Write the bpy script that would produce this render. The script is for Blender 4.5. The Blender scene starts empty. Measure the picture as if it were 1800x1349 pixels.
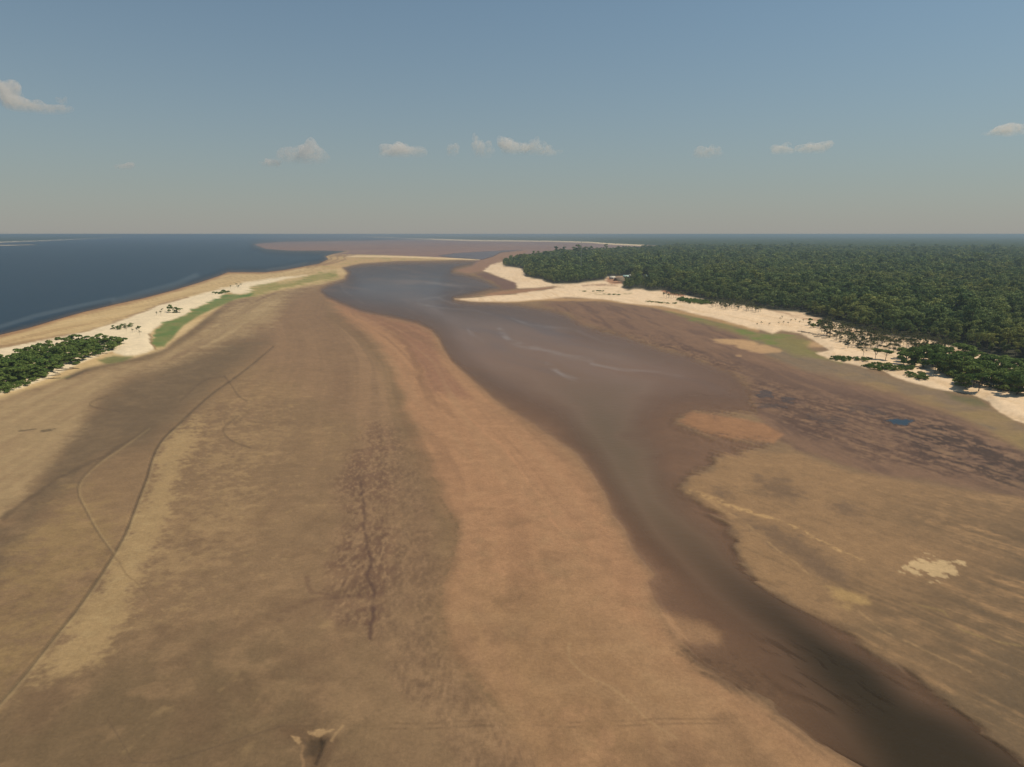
import bpy, math, random
import numpy as np

# ------------------------------------------------------------------ camera, sky, sun, exposure
S = bpy.context.scene
COL = S.collection
CAM_H = 80.0
F = 1200.0                                   # focal length in pixels of an 1800 px wide frame
PITCH = math.atan(262.6 / F)
cam_data = bpy.data.cameras.new('camera')
cam_data.sensor_width = 36.0
cam_data.lens = 36.0 * F / 1800.0
cam_data.clip_start = 0.5
cam_data.clip_end = 250000.0
cam = bpy.data.objects.new('camera', cam_data)
cam.location = (0, 0, CAM_H)
cam.rotation_euler = (math.pi / 2 - PITCH, 0, 0)
COL.objects.link(cam)
S.camera = cam

SUN_EL, SUN_AZ = math.radians(58), math.radians(84)      # azimuth from +Y towards +X
world = bpy.data.worlds.new('World')
S.world = world
world.use_nodes = True
wn = world.node_tree
sky = wn.nodes.new('ShaderNodeTexSky')
sky.sky_type = 'NISHITA'
sky.sun_disc = False
sky.sun_elevation = SUN_EL
sky.sun_rotation = SUN_AZ
sky.altitude = 100
sky.air_density = 1.3
sky.dust_density = 0.4
sky.ozone_density = 8.0
bg = wn.nodes['Background']
bg.inputs['Strength'].default_value = 0.074
hs = wn.nodes.new('ShaderNodeHueSaturation')
hs.inputs['Saturation'].default_value = 0.81          # smoke-dulled dry season air
wn.links.new(sky.outputs[0], hs.inputs['Color'])
tint = wn.nodes.new('ShaderNodeVectorMath'); tint.operation = 'MULTIPLY'
tint.inputs[1].default_value = (0.80, 0.99, 0.955)
wn.links.new(hs.outputs[0], tint.inputs[0])
wtc = wn.nodes.new('ShaderNodeTexCoord'); wsep = wn.nodes.new('ShaderNodeSeparateXYZ'); wn.links.new(wtc.outputs['Generated'], wsep.inputs[0])
wab = wn.nodes.new('ShaderNodeMath'); wab.operation = 'ABSOLUTE'; wn.links.new(wsep.outputs['Z'], wab.inputs[0])
wk = wn.nodes.new('ShaderNodeMath'); wk.operation = 'MULTIPLY'; wk.inputs[1].default_value = -5.8; wn.links.new(wab.outputs[0], wk.inputs[0])
we = wn.nodes.new('ShaderNodeMath'); we.operation = 'EXPONENT'; wn.links.new(wk.outputs[0], we.inputs[0])
wf = wn.nodes.new('ShaderNodeMath'); wf.operation = 'MULTIPLY'; wf.inputs[1].default_value = 0.82; wn.links.new(we.outputs[0], wf.inputs[0])
wm = wn.nodes.new('ShaderNodeMix'); wm.data_type = 'RGBA'
wn.links.new(wf.outputs[0], wm.inputs[0]); wn.links.new(tint.outputs[0], wm.inputs[6]); wm.inputs[7].default_value = (4.70, 4.45, 4.20, 1)   # smoke
wn.links.new(wm.outputs[2], bg.inputs['Color'])

sun_data = bpy.data.lights.new('sun', 'SUN')
sun_data.energy = 3.4
sun_data.angle = math.radians(0.6)
sun_data.color = (1.0, 0.92, 0.76)
sun = bpy.data.objects.new('sun', sun_data)
sun.rotation_euler = (math.pi / 2 - SUN_EL, 0, math.pi - SUN_AZ)
sun.location = (400, 200, 600)
COL.objects.link(sun)

S.view_settings.view_transform = 'Standard'
S.view_settings.look = 'None'
S.view_settings.exposure = 0.0
S.view_settings.gamma = 1.0
S.view_settings.use_curve_mapping = False
S.render.engine = 'CYCLES'
S.cycles.use_denoising = True
S.cycles.max_bounces = 6
S.cycles.transparent_max_bounces = 12
S.cycles.volume_bounces = 4

rng = np.random.default_rng(7)
random.seed(7)

# ------------------------------------------------------------------ helpers: numbers
CP, SP = math.cos(PITCH), math.sin(PITCH)

def project(x, y, z=0.0):
    """world point -> position in an 1800 x 1349 frame of this camera"""
    dz = z - CAM_H
    zc = y * CP - dz * SP
    yc = y * SP + dz * CP
    ok = zc > 5.0
    zs = np.where(ok, zc, 5.0)
    u = np.where(ok, 900 + F * x / zs, 900 + np.sign(x) * 6000)
    v = np.where(ok, 674.5 - F * yc / zs, 2600.0)
    return np.clip(u, -6000, 8000), np.clip(v, 300, 4000)

def ground_at(u, v, z=0.0):
    dx, dy = (u - 900) / F, (674.5 - v) / F
    dirz = -SP + dy * CP
    t = (z - CAM_H) / dirz
    return dx * t, (CP + dy * SP) * t

def _hash(ix, iy, seed):
    h = (ix.astype(np.int64) * 374761393 + iy.astype(np.int64) * 668265263 + seed * 1442695041) & 0xffffffff
    h = ((h ^ (h >> 13)) * 1274126177) & 0xffffffff
    h = h ^ (h >> 16)
    return (h & 0xffff).astype(np.float32) / 32767.5 - 1.0

def vnoise(x, y, seed):
    ix, iy = np.floor(x), np.floor(y)
    fx, fy = (x - ix).astype(np.float32), (y - iy).astype(np.float32)
    fx = fx * fx * (3 - 2 * fx); fy = fy * fy * (3 - 2 * fy)
    a, b = _hash(ix, iy, seed), _hash(ix + 1, iy, seed)
    c, d = _hash(ix, iy + 1, seed), _hash(ix + 1, iy + 1, seed)
    return (a + (b - a) * fx) * (1 - fy) + (c + (d - c) * fx) * fy

def fbm(x, y, scale, octaves=4, seed=1, gain=0.55):
    x = np.asarray(x, dtype=np.float64) / scale; y = np.asarray(y, dtype=np.float64) / scale
    out = np.zeros(x.shape, np.float32); amp = 1.0; tot = 0.0
    for o in range(octaves):
        out += amp * vnoise(x + 17.3 * o, y - 9.1 * o, seed + o * 31)
        tot += amp; amp *= gain
        x, y = x * 1.62 + y * 1.18, y * 1.62 - x * 1.18
    return out / tot * 1.7

def streaks(x, y, p0, p1, length, width, octaves=3, seed=5):
    """noise drawn out along the ground direction p0 -> p1 (both given in frame pixels)"""
    a, b = ground_at(*p0), ground_at(*p1)
    dx, dy = b[0] - a[0], b[1] - a[1]
    n = math.hypot(dx, dy); dx /= n; dy /= n
    al, ac = x * dx + y * dy, -x * dy + y * dx
    ac = ac + 0.5 * width * fbm(x, y, length * 0.6, 2, seed + 77)
    out = np.zeros(x.shape, np.float32); amp = 1.0; tot = 0
    for o in range(octaves):
        out += amp * vnoise(al / length * 2 ** o, ac / width * 2 ** o, seed + 13 * o)
        tot += amp; amp *= 0.6
    return out / tot * 1.6

def ss(e0, e1, x):
    t = np.clip((x - e0) / (e1 - e0), 0, 1)
    return t * t * (3 - 2 * t)

def sdf(poly, u, v, margin):
    """signed distance in pixels, positive inside; -margin where far outside"""
    P = np.asarray(poly, np.float32)
    lo, hi = P.min(0) - margin, P.max(0) + margin
    out = np.full(u.shape, -float(margin), np.float32)
    sel = np.nonzero((u > lo[0]) & (u < hi[0]) & (v > lo[1]) & (v < hi[1]))[0]
    if not len(sel):
        return out
    x, y = u[sel].astype(np.float32), v[sel].astype(np.float32)
    d2 = np.full(x.shape, 1e12, np.float32); inside = np.zeros(x.shape, bool)
    n = len(P)
    for i in range(n):
        ax, ay = P[i]; bx, by = P[(i + 1) % n]
        ex, ey = bx - ax, by - ay
        L = ex * ex + ey * ey
        if L < 1e-9:
            continue
        wx, wy = x - ax, y - ay
        t = np.clip((wx * ex + wy * ey) / L, 0, 1)
        d2 = np.minimum(d2, (wx - ex * t) ** 2 + (wy - ey * t) ** 2)
        if ay != by:
            c = (ay > y) != (by > y)
            inside ^= c & (x < ex * (y - ay) / (by - ay) + ax)
    d = np.sqrt(d2)
    out[sel] = np.where(inside, d, -d)
    return out

def line_dist(pts, u, v, margin=60):
    """distance in pixels to an open line, and how far along it (0..1)"""
    P = np.asarray(pts, np.float32)
    lo, hi = P.min(0) - margin, P.max(0) + margin
    dist = np.full(u.shape, float(margin), np.float32); along = np.zeros(u.shape, np.float32)
    sel = np.nonzero((u > lo[0]) & (u < hi[0]) & (v > lo[1]) & (v < hi[1]))[0]
    if not len(sel):
        return dist, along
    x, y = u[sel].astype(np.float32), v[sel].astype(np.float32)
    best = np.full(x.shape, 1e12, np.float32); al = np.zeros(x.shape, np.float32)
    n = len(P) - 1
    for i in range(n):
        ax, ay = P[i]; ex, ey = P[i + 1] - P[i]
        wx, wy = x - ax, y - ay
        t = np.clip((wx * ex + wy * ey) / max(ex * ex + ey * ey, 1e-6), 0, 1)
        d2 = (wx - ex * t) ** 2 + (wy - ey * t) ** 2
        m = d2 < best
        best = np.where(m, d2, best); al = np.where(m, (i + t) / n, al)
    dist[sel] = np.sqrt(best); along[sel] = al
    return dist, along

def smooth_line(pts, k=4):
    """Catmull-Rom through traced points"""
    P = [np.array(p, float) for p in pts]
    P = [2 * P[0] - P[1]] + P + [2 * P[-1] - P[-2]]
    out = []
    for i in range(1, len(P) - 2):
        for j in range(k):
            t = j / k
            out.append(0.5 * (2 * P[i] + (P[i + 1] - P[i - 1]) * t + (2 * P[i - 1] - 5 * P[i] + 4 * P[i + 1] - P[i + 2]) * t * t
                              + (3 * P[i] - P[i - 1] - 3 * P[i + 1] + P[i + 2]) * t ** 3))
    out.append(P[-2])
    return [tuple(p) for p in out]

LIGHT = 1.0
def C(r, g, b):
    return np.array([((c / 255 + 0.055) / 1.055) ** 2.4 if c > 10 else c / 3294 for c in (r, g, b)], np.float32) / LIGHT

# ------------------------------------------------------------------ outlines traced on the ground
RIVER_SHORE = [(-900, 775), (-500, 695), (-200, 632), (0, 589), (50, 577), (100, 562), (150, 548), (200, 536), (250, 525), (300, 512),
               (350, 497), (383, 486), (400, 479), (433, 479), (467, 479), (500, 475), (533, 469), (560, 464), (577, 456), (572, 451), (585, 447), (612, 442)]
RIVER = RIVER_SHORE + [(567, 441), (510, 441), (467, 438), (447, 430.5), (455, 428), (500, 425), (567, 424), (640, 423), (692, 421.5), (760, 421),
                       (690, 418.5), (645, 417.2), (617, 413.4), (600, 411), (600, 405), (-2500, 405), (-2500, 775)]
LAG_LEFT = [(600, 470), (610, 480), (605, 489), (587, 495), (563, 505), (560, 513), (573, 525), (600, 537), (633, 550), (667, 557), (700, 563),
            (733, 571), (757, 583), (770, 597), (777, 613), (793, 637), (817, 657), (843, 680), (867, 703), (897, 722), (963, 764), (1014, 799),
            (1042, 837), (1061, 865), (1075, 902), (1098, 930), (1107, 958), (1126, 986), (1149, 1011), (1136, 1023), (1149, 1056), (1172, 1088),
            (1192, 1122), (1225, 1165), (1290, 1207), (1350, 1233), (1367, 1257), (1407, 1283), (1433, 1303), (1467, 1327), (1500, 1349), (1620, 1440), (1800, 1600)]
LAG_RIGHT = [(2300, 1620), (1950, 1440), (1800, 1345), (1767, 1320), (1733, 1293), (1683, 1247), (1633, 1213), (1600, 1180), (1533, 1147), (1500, 1123), (1450, 1093),
             (1400, 1063), (1333, 1023), (1297, 982), (1294, 950), (1275, 922), (1233, 889), (1194, 857), (1217, 832), (1246, 824), (1258, 803), (1310, 795),
             (1368, 778), (1300, 773), (1237, 762), (1204, 749), (1187, 739), (1217, 724), (1258, 730), (1330, 728), (1322, 705), (1317, 682), (1300, 664), (1286, 652), (1258, 643),
             (1233, 634), (1203, 622), (1161, 612), (1133, 602), (1100, 590), (1064, 582), (1036, 573), (1017, 565), (994, 551), (967, 543), (939, 538.6),
             (911, 534), (883, 531.5), (828, 530), (800, 526.5), (836, 519), (861, 512.5), (880, 509.5), (880, 505), (867, 497), (850, 489), (827, 483), (798, 477), (802, 474), (830, 468), (846, 457)]
LAG_TOP = [(833, 457.4), (767, 458.5), (700, 459.5), (650, 462), (617, 465.5)]
LAGOON = LAG_LEFT + LAG_RIGHT + LAG_TOP
UPPER_LAGOON = [(770, 450), (800, 445.5), (850, 442.5), (905, 440), (922, 439.5), (880, 444), (867, 451), (848, 456.5), (838, 456), (800, 453.5)]
FOREST_EDGE = [(885, 463.5), (886, 468.5), (914, 471.5), (922, 476), (923, 486), (938, 490), (955, 492), (960, 496), (973, 499.5), (1015, 499), (1024, 497),
               (1062, 493), (1068, 487), (1098, 486), (1092, 498), (1095, 507), (1105, 511), (1115, 508), (1127, 508), (1141, 512), (1169, 511), (1180, 516), (1203, 519),
               (1219, 523), (1242, 529), (1273, 533), (1304, 537), (1358, 546), (1413, 549.5), (1416, 555), (1445, 561), (1473, 569), (1502, 578),
               (1531, 585), (1567, 592), (1598, 596), (1629, 597), (1660, 606), (1691, 614), (1714, 621), (1738, 624), (1775, 632), (1815, 640), (1950, 668), (2300, 745), (2800, 860)]
FOREST = FOREST_EDGE + [(4200, 860), (4200, 411), (1450, 411), (1330, 427), (1230, 435), (1136, 440.5), (1050, 446), (1000, 450), (950, 455), (900, 461)]
FAR_FOREST = [(600, 411.6), (617, 412.6), (645, 415.6), (690, 416.8), (720, 418.4), (832, 421.4), (967, 423), (1036, 425), (1078, 428), (1136, 430.5), (1230, 435),
              (1330, 427), (4200, 427), (4200, 404), (600, 404)]
FAR_SHORE = [(-2500, 445), (0, 425), (83, 422.3), (167, 418.7), (215, 416.2), (215, 404), (-2500, 404)]
CREAM_LEFT = [(-900, 790), (-500, 715), (-200, 655), (0, 613), (93, 594), (156, 581), (218, 562), (280, 536), (330, 524), (380, 510), (420, 499), (470, 490), (540, 484), (500, 491), (472, 499),
              (455, 502.5), (439, 505), (447, 511), (442, 516), (427, 517.5), (410, 516.5), (402, 513), (387, 521), (388, 524), (380, 528), (360, 535), (337, 545), (327, 553), (305, 562),
              (287, 568), (273, 577), (262, 588), (267, 603), (270, 613), (260, 620), (238, 625), (222, 626), (195, 618), (160, 632), (120, 648), (85, 664), (40, 682), (0, 694), (-200, 742), (-600, 850), (-900, 930)]
SANDBAR = RIVER_SHORE[:18] + [(577, 457), (600, 470), (610, 480), (603, 489), (587, 493), (560, 500), (500, 510), (440, 522), (400, 530), (340, 575), (285, 615), (238, 628), (150, 648), (90, 672), (0, 700),
                              (-200, 752), (-600, 870), (-900, 960)]
GRASS = [(287, 568), (305, 562), (327, 553), (337, 545), (360, 535.5), (387, 523), (397, 517), (425, 519), (447, 515), (440, 521), (412, 527), (380, 541), (350, 555), (322, 573), (303, 594), (288, 610), (271, 611), (268, 601), (271, 584)]
OLIVE_GRASS = [(425, 519), (447, 512), (441, 505.5), (470, 500), (520, 494), (560, 480), (590, 478), (597, 488), (560, 495), (500, 506), (450, 520)]
STRAND = [(-900, 960), (-300, 780), (0, 700), (90, 674), (150, 660), (230, 634), (290, 613), (345, 585), (400, 545), (440, 524), (520, 503), (597, 491), (560, 497), (533, 503), (507, 513), (493, 540), (473, 567), (433, 583),
          (367, 610), (333, 623), (283, 643), (233, 657), (200, 673), (172, 697), (147, 739), (116, 776), (89, 810), (61, 841), (31, 885), (0, 911), (-120, 1000), (-500, 1200), (-900, 1300)]
DARK_LEFT = [(172, 697), (147, 739), (89, 810), (31, 885), (0, 911), (-200, 1060), (-200, 1160), (0, 1010), (40, 955), (75, 905), (110, 872), (138, 850), (155, 825), (205, 795), (262, 790), (292, 760), (330, 722), (390, 672), (470, 600), (420, 592), (367, 610), (283, 645), (225, 662)]
WEDGE = [(283, 780), (318, 742), (352, 750), (340, 790), (312, 840), (298, 900), (280, 960), (255, 1005), (236, 1035), (222, 1075), (205, 1112), (160, 1165), (115, 1192), (62, 1200), (80, 1160), (133, 1083), (192, 998), (224, 940), (246, 882), (262, 838)]
LEFT_STIPPLE = [(-300, 1330), (-300, 1220), (0, 1020), (50, 960), (85, 910), (138, 868), (170, 905), (205, 955), (187, 992), (136, 1068), (87, 1128), (20, 1190), (-60, 1270)]
PINK = [(585, 530), (633, 549), (667, 556), (733, 570), (757, 582), (777, 613), (817, 657), (867, 703), (963, 764), (1042, 837), (1075, 902), (1107, 958), (1149, 1011), (1149, 1056), (1192, 1122),
        (1290, 1207), (1367, 1257), (1433, 1303), (1500, 1349), (1650, 1470), (1000, 1500), (900, 1330), (846, 1215), (804, 1163), (776, 1093), (783, 1037), (791, 981), (794, 916), (777, 869),
        (749, 804), (721, 743), (711, 713), (701, 673), (688, 640), (667, 613), (647, 593), (613, 568)]
STIPPLE = [(660, 728), (700, 740), (728, 800), (752, 870), (772, 930), (780, 1000), (768, 1070), (780, 1140), (815, 1200), (900, 1290), (1000, 1420), (860, 1420), (760, 1290), (700, 1200), (640, 1140), (605, 1085), (585, 1010), (582, 930), (600, 840), (632, 765)]
RIGHT_WET = [(985, 525), (1064, 531), (1147, 540), (1208, 551), (1250, 563), (1310, 590), (1345, 625), (1420, 655), (1500, 672), (1580, 690), (1660, 720), (1740, 758), (1810, 800), (1950, 870), (2300, 1010), (2300, 1100), (1900, 890), (1750, 868), (1650, 852), (1500, 826), (1400, 792),
             (1368, 770), (1330, 728), (1317, 685), (1300, 664), (1258, 643), (1203, 622), (1133, 602), (1064, 582), (1017, 565), (994, 551), (950, 536)]
RIGHT_GREY = [(1064, 527), (1147, 538), (1244, 558), (1310, 575), (1360, 590), (1430, 625), (1520, 650), (1570, 668), (1629, 682), (1707, 698), (1735, 715), (1800, 752), (1950, 830), (2300, 960), (2300, 1010), (1810, 800), (1740, 758), (1660, 720), (1580, 690), (1500, 672), (1420, 655), (1345, 625), (1310, 592), (1250, 565), (1150, 545)]
BEACH = [(800, 526), (828, 530), (883, 531), (911, 530), (953, 526.5), (994, 522.5), (1008, 523.5), (1064, 527), (1100, 533), (1147, 537.5), (1175, 541), (1208, 548), (1244, 557.5), (1300, 571), (1329, 579),
         (1358, 587), (1372, 581), (1401, 585), (1416, 591), (1430, 598), (1441, 606), (1457, 616), (1436, 622), (1462, 633), (1500, 640), (1520, 645), (1551, 651), (1571, 661), (1595, 670), (1629, 678.5), (1668, 687), (1707, 692),
         (1730, 702), (1758, 724), (1800, 744), (1950, 812), (2300, 940), (2800, 1100), (2800, 800), (1815, 600), (1560, 570), (1413, 535), (1242, 515), (1098, 480), (1000, 490), (915, 466), (884, 460), (862, 467), (850, 476), (880, 488), (904, 497), (911, 507), (945, 506.5),
         (972, 503), (985, 504), (960, 510), (930, 513.5), (900, 517.5), (860, 521), (828, 523.5)]
SHEET = [(1194, 857), (1217, 832), (1246, 822), (1258, 803), (1310, 796), (1400, 795), (1500, 830), (1650, 855), (1750, 872), (1900, 895), (2400, 1120), (2400, 1700), (1950, 1440), (1800, 1345), (1767, 1320), (1733, 1293), (1683, 1247), (1633, 1213),
         (1600, 1180), (1533, 1147), (1450, 1093), (1400, 1063), (1333, 1023), (1297, 982), (1294, 950), (1275, 922), (1233, 889)]
FAR_FLAT = [(447, 430.5), (455, 428), (500, 425), (567, 424), (700, 421), (832, 423.5), (967, 424.5), (1078, 430), (1136, 433), (1250, 436), (1136, 445), (1000, 455), (900, 465), (885, 466), (862, 467), (850, 477), (822, 480), (800, 476), (830, 468), (838, 456.5), (800, 454.5), (733, 451.5), (667, 449), (600, 447.5), (572, 450.5), (585, 447), (612, 442), (567, 441), (510, 441), (467, 438)]
FAR_SPIT = [(577, 457), (574, 450.5), (600, 447.5), (667, 448.5), (733, 451), (800, 454.2), (840, 456.2), (783, 457.8), (700, 459), (633, 463.5), (607, 470), (585, 474), (560, 470), (533, 470), (560, 465)]
FAR_BAR = [(617, 412.9), (645, 416.2), (690, 417.2), (699, 418.8), (749, 419.4), (832, 422.2), (967, 423.6), (1036, 425.2), (1078, 428), (1136, 430.8), (1136, 433), (1078, 430.6), (1036, 427.2), (967, 425.2), (832, 424), (749, 421.6), (700, 420.8), (692, 419.2), (645, 417.8), (618, 414.2)]

FAR_BEACHES = [[(-2500, 449), (0, 427.3), (83, 424), (167, 420), (215, 417.4), (215, 414), (167, 416), (83, 420), (0, 423), (-2500, 438)],
               [(-400, 434.5), (0, 432.4), (50, 431.4), (70, 430.2), (50, 429.6), (0, 430.6), (-400, 432)]]
CHANNEL = smooth_line([(480, 610), (436, 647), (402, 672), (375, 691), (341, 720), (314, 746), (290, 768), (276, 787), (266, 810), (257, 841), (245, 872), (235, 899), (222, 933), (208, 960), (190, 990), (167, 1025), (133, 1073), (87, 1130), (33, 1197), (-60, 1300), (-200, 1450)])
CURVE_A = smooth_line([(590, 555), (613, 568), (647, 593), (667, 613), (688, 640), (701, 673), (711, 713), (721, 743), (749, 804), (777, 869), (793, 916), (791, 981), (782, 1037), (773, 1093), (804, 1163), (846, 1205), (900, 1280)])
CURVE_B = smooth_line([(650, 568), (677, 577), (707, 597), (720, 613), (733, 643), (743, 670), (760, 700), (800, 735), (840, 770)])
CURVE_C = smooth_line([(770, 690), (823, 734), (860, 767), (898, 799), (925, 837), (944, 874), (972, 916), (1010, 960)])

# ------------------------------------------------------------------ the ground as a function of place
OLIVE_CHANNEL = smooth_line([(960, 600), (1000, 650), (1045, 710), (1078, 775), (1112, 845), (1160, 908), (1230, 972), (1310, 1040), (1390, 1100), (1470, 1168), (1520, 1215), (1600, 1290), (1700, 1380), (1850, 1500)])

def lagoon_field(x, y, u, v, margin=80):
    """signed distance to the lagoon's edge, feathered by silt tongues on its right bank"""
    q = sdf(LAGOON, u, v, margin)
    right = ss(1150, 1230, u) * ss(650, 720, v)
    near = np.nonzero(q > -margin + 1)[0]
    out = q.copy()
    if len(near):
        xs, ys = x[near], y[near]
        f = right[near] * (7 * streaks(xs, ys, (1196, 860), (1475, 968), 13, 1.5, 3, 88) + 4 * fbm(xs, ys, 6, 3, 89)) + 2.0 * ss(600, 720, v[near]) * fbm(xs, ys, 14, 4, 87)
        out[near] = q[near] + f
    return out

def height(x, y, u, v, d):
    """metres; u, v are the frame position of the flat point"""
    h = 0.22 + 0.05 * fbm(x, y, 40, 3, 11)
    h += 1.3 * ss(-6, 14, sdf(CREAM_LEFT, u, v, 30)) * (1 + 0.35 * fbm(x, y, 30, 3, 12))
    h += 0.35 * ss(-2, 8, sdf(SANDBAR, u, v, 20))
    h += 1.5 * ss(-3, 10, sdf(BEACH, u, v, 20)) * (1 + 0.3 * fbm(x, y, 35, 3, 13))
    h += 1.8 * ss(-2, 10, sdf(FOREST, u, v, 16))
    h += 0.3 * ss(-1, 3, sdf(FAR_SPIT, u, v, 8))
    h += 0.18 * ss(-6, 12, sdf(SHEET, u, v, 20)) + 0.15 * ss(-10, 20, sdf(WEDGE, u, v, 30))
    deep = 0.75 + d * 0.0006
    w = np.maximum(ss(-1.2, 2.5, sdf(RIVER, u, v, 8)), ss(-0.8, 1.2, sdf(UPPER_LAGOON, u, v, 6)))
    lg = lagoon_field(x, y, u, v)
    w = np.maximum(w, np.where(v > 640, ss(-5, 16, lg), ss(-3, 9, lg)))
    for q in FAR_BEACHES:
        w = w * (1 - ss(-0.5, 0.5, sdf(q, u, v, 4)))
    h = h * (1 - w) - deep * w
    dl, _ = line_dist(CHANNEL, u, v, 12)
    h -= 0.28 * (1 - ss(0.8, 3.4, dl))
    da, _ = line_dist(CURVE_A, u, v, 30)
    h -= 0.10 * (1 - ss(2, 16, da))
    # the pit with pale heaps beside it at the near edge
    pit = sdf([(540, 1298), (562, 1296), (572, 1306), (566, 1325), (556, 1349), (541, 1349), (538, 1320)], u, v, 14)
    h -= 0.5 * ss(-3, 9, pit)
    return h

def paint(x, y, u, v, d):
    """soil colour (linear) and wetness"""
    nA, nB, nC = fbm(x, y, 70, 4, 21), fbm(x, y, 14, 4, 22), fbm(x, y, 2.6, 4, 23)
    n0 = fbm(x, y, 0.8, 3, 24)
    nE = fbm(x, y, 1.15, 3, 25)
    nD = fbm(x, y, 5.5, 4, 26)
    N = len(x)
    col = np.empty((N, 3), np.float32); col[:] = C(134, 109, 81)
    wet = np.full(N, 0.25, np.float32)
    uw = u + F / np.maximum(d, 30) * 1.6 * nB
    vw = v + F / np.maximum(d, 30) * 0.35 * nB

    def lay(mask, c, w=None):
        m = np.clip(mask, 0, 1)[:, None]
        col[:] = col * (1 - m) + c * m
        if w is not None:
            wet[:] = wet * (1 - m[:, 0]) + w * m[:, 0]

    def area(poly, soft, edge=0.0, noise=None, warp=True):
        q = sdf(poly, uw if warp else u, vw if warp else v, soft + edge * 2 + 4)
        if edge:
            q = q + edge * (noise if noise is not None else nB)
        return ss(-soft, soft, q)

    def stroke(pts, w0, w1, soft=1.0, warp=True):
        dd, al = line_dist(pts, uw if warp else u, vw if warp else v, max(w0, w1) * 2 + 8)
        w = w0 + (w1 - w0) * al
        return 1 - ss(w * (1 - 0.6 * soft), w * (1 + 0.6 * soft) + 0.6, dd)

    # left mud flat, its broad tones
    lay(0.55 * ss(-0.2, 0.9, nA + 0.4 * nB), C(146, 119, 86))
    lay(0.55 * ss(-0.1, 0.9, -nA + 0.3 * nB), C(121, 98, 74))
    lay(area([(400, 590), (540, 500), (610, 545), (660, 610), (700, 700), (690, 740), (620, 740), (560, 700), (470, 640)], 35, 10), C(136, 109, 82), 0.3)
    lay(0.85 * area([(-300, 1270), (60, 1215), (200, 1150), (420, 1110), (600, 1250), (700, 1500), (-300, 1500)], 90, 40), C(111, 92, 67))  # darker near left corner: lens vignetting painted into the soil colour
    lay(0.7 * area([(320, 740), (420, 690), (490, 730), (450, 860), (390, 980), (300, 1080), (230, 1080), (300, 900)], 60, 40, nC) * ss(-0.7, 0.6, nE + nC + nB), C(153, 127, 92), 0.1)
    # pale dry spots scattered on the flat
    lay(0.32 * ss(0.62, 1.15, fbm(x, y * 0.7, 3.0, 3, 41) + 0.25 * nA) * area([(300, 660), (560, 660), (640, 800), (620, 1100), (560, 1330), (200, 1330), (380, 1000), (400, 800)], 30), C(165, 138, 98), 0.1)
    # dark left strip, stippled sheet, pale wedge
    lay(0.92 * area(DARK_LEFT, 26, 14, nB + 0.5 * nC), C(110, 92, 70), 0.35)
    lay(0.4 * area(DARK_LEFT, 20, 14) * ss(0, 0.9, nD + 0.5 * nB), C(124, 103, 77))
    lay(0.8 * area(LEFT_STIPPLE, 45, 30, 0.5 * nE + nC + 0.6 * nB) * ss(-1.3, 0.8, 0.6 * nE + 0.7 * nC + 0.8 * nB), C(142, 118, 82), 0.1)
    right_of = area(CHANNEL + [(700, 1450), (700, 610)], 2, 0, None, False)
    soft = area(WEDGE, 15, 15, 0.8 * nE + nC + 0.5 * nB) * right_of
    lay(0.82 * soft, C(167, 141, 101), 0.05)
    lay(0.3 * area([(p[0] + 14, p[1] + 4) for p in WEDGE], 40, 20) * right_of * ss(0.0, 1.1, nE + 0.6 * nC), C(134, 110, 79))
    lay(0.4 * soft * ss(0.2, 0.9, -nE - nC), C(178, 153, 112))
    # strand fan between grass and mud
    sk = streaks(x, y, (330, 610), (520, 503), 160, 5.5, 3, 51)
    lay(area(STRAND, 18, 10, nB + 0.6 * nC), C(160, 136, 101), 0.1)
    lay(0.45 * area(STRAND, 14, 8) * ss(0.0, 1.0, sk + 0.4 * nB), C(140, 114, 86))
    lay(0.45 * area(STRAND, 14, 8) * ss(0.1, 1.0, -sk + 0.4 * nB), C(178, 153, 116))
    for k in range(5):
        o = k * 13
        lay(0.4 * ss(-0.8, 0.4, nB) * stroke(smooth_line([(285 + o, 640 - o * .4), (345 + o, 604 - o * .4), (405 + o, 560 - o * .5), (440 + o * .9, 535 - o * .45), (490 + o * .6, 512 - o * .15)]), 0.9, 0.6), C(118, 93, 72))
    lay(0.7 * area([(270, 613), (292, 611), (318, 588), (345, 566), (378, 546), (395, 545), (345, 588), (300, 615), (262, 634), (215, 640), (150, 655), (120, 655), (190, 632), (245, 627)], 4, 4), C(112, 93, 68))
    lay(0.9 * area([(108, 660), (150, 645), (190, 638), (150, 652), (118, 668)], 2, 1), C(92, 78, 62))
    lay(0.8 * stroke([(-100, 735), (0, 697), (60, 677), (120, 662)], 2.5, 1.5), C(104, 104, 62))
    lay(0.55 * stroke([(0, 911), (41, 882), (102, 841), (164, 810), (211, 785), (260, 752)], 3.0, 2.0), C(88, 73, 58))
    # pink sand towards the lagoon
    lay(0.9 * np.where(v > 720, area(PINK, 34, 8, nB), area(PINK, 14, 5)), C(167, 127, 94), 0.15)
    lay(0.7 * area([(585, 528), (633, 548), (733, 569), (757, 584), (775, 640), (830, 700), (760, 690), (720, 610), (670, 575)], 9, 4), C(139, 101, 79), 0.35)
    lay(0.75 * area([(778, 1090), (850, 1010), (1000, 1000), (1100, 1120), (1300, 1240), (1450, 1349), (1650, 1500), (900, 1500), (850, 1230)], 90, 30), C(147, 117, 84))  # duller towards the near edge, lens falloff put into the sand colour
    lay(0.38 * area(PINK, 20) * ss(0.0, 1.0, streaks(x, y, (720, 620), (1000, 900), 60, 4.5, 4, 52) + 0.3 * nB), C(143, 110, 83))
    lay(0.35 * area(PINK, 20) * ss(0.1, 1.0, -nB + 0.4 * nE), C(178, 137, 102))
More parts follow.
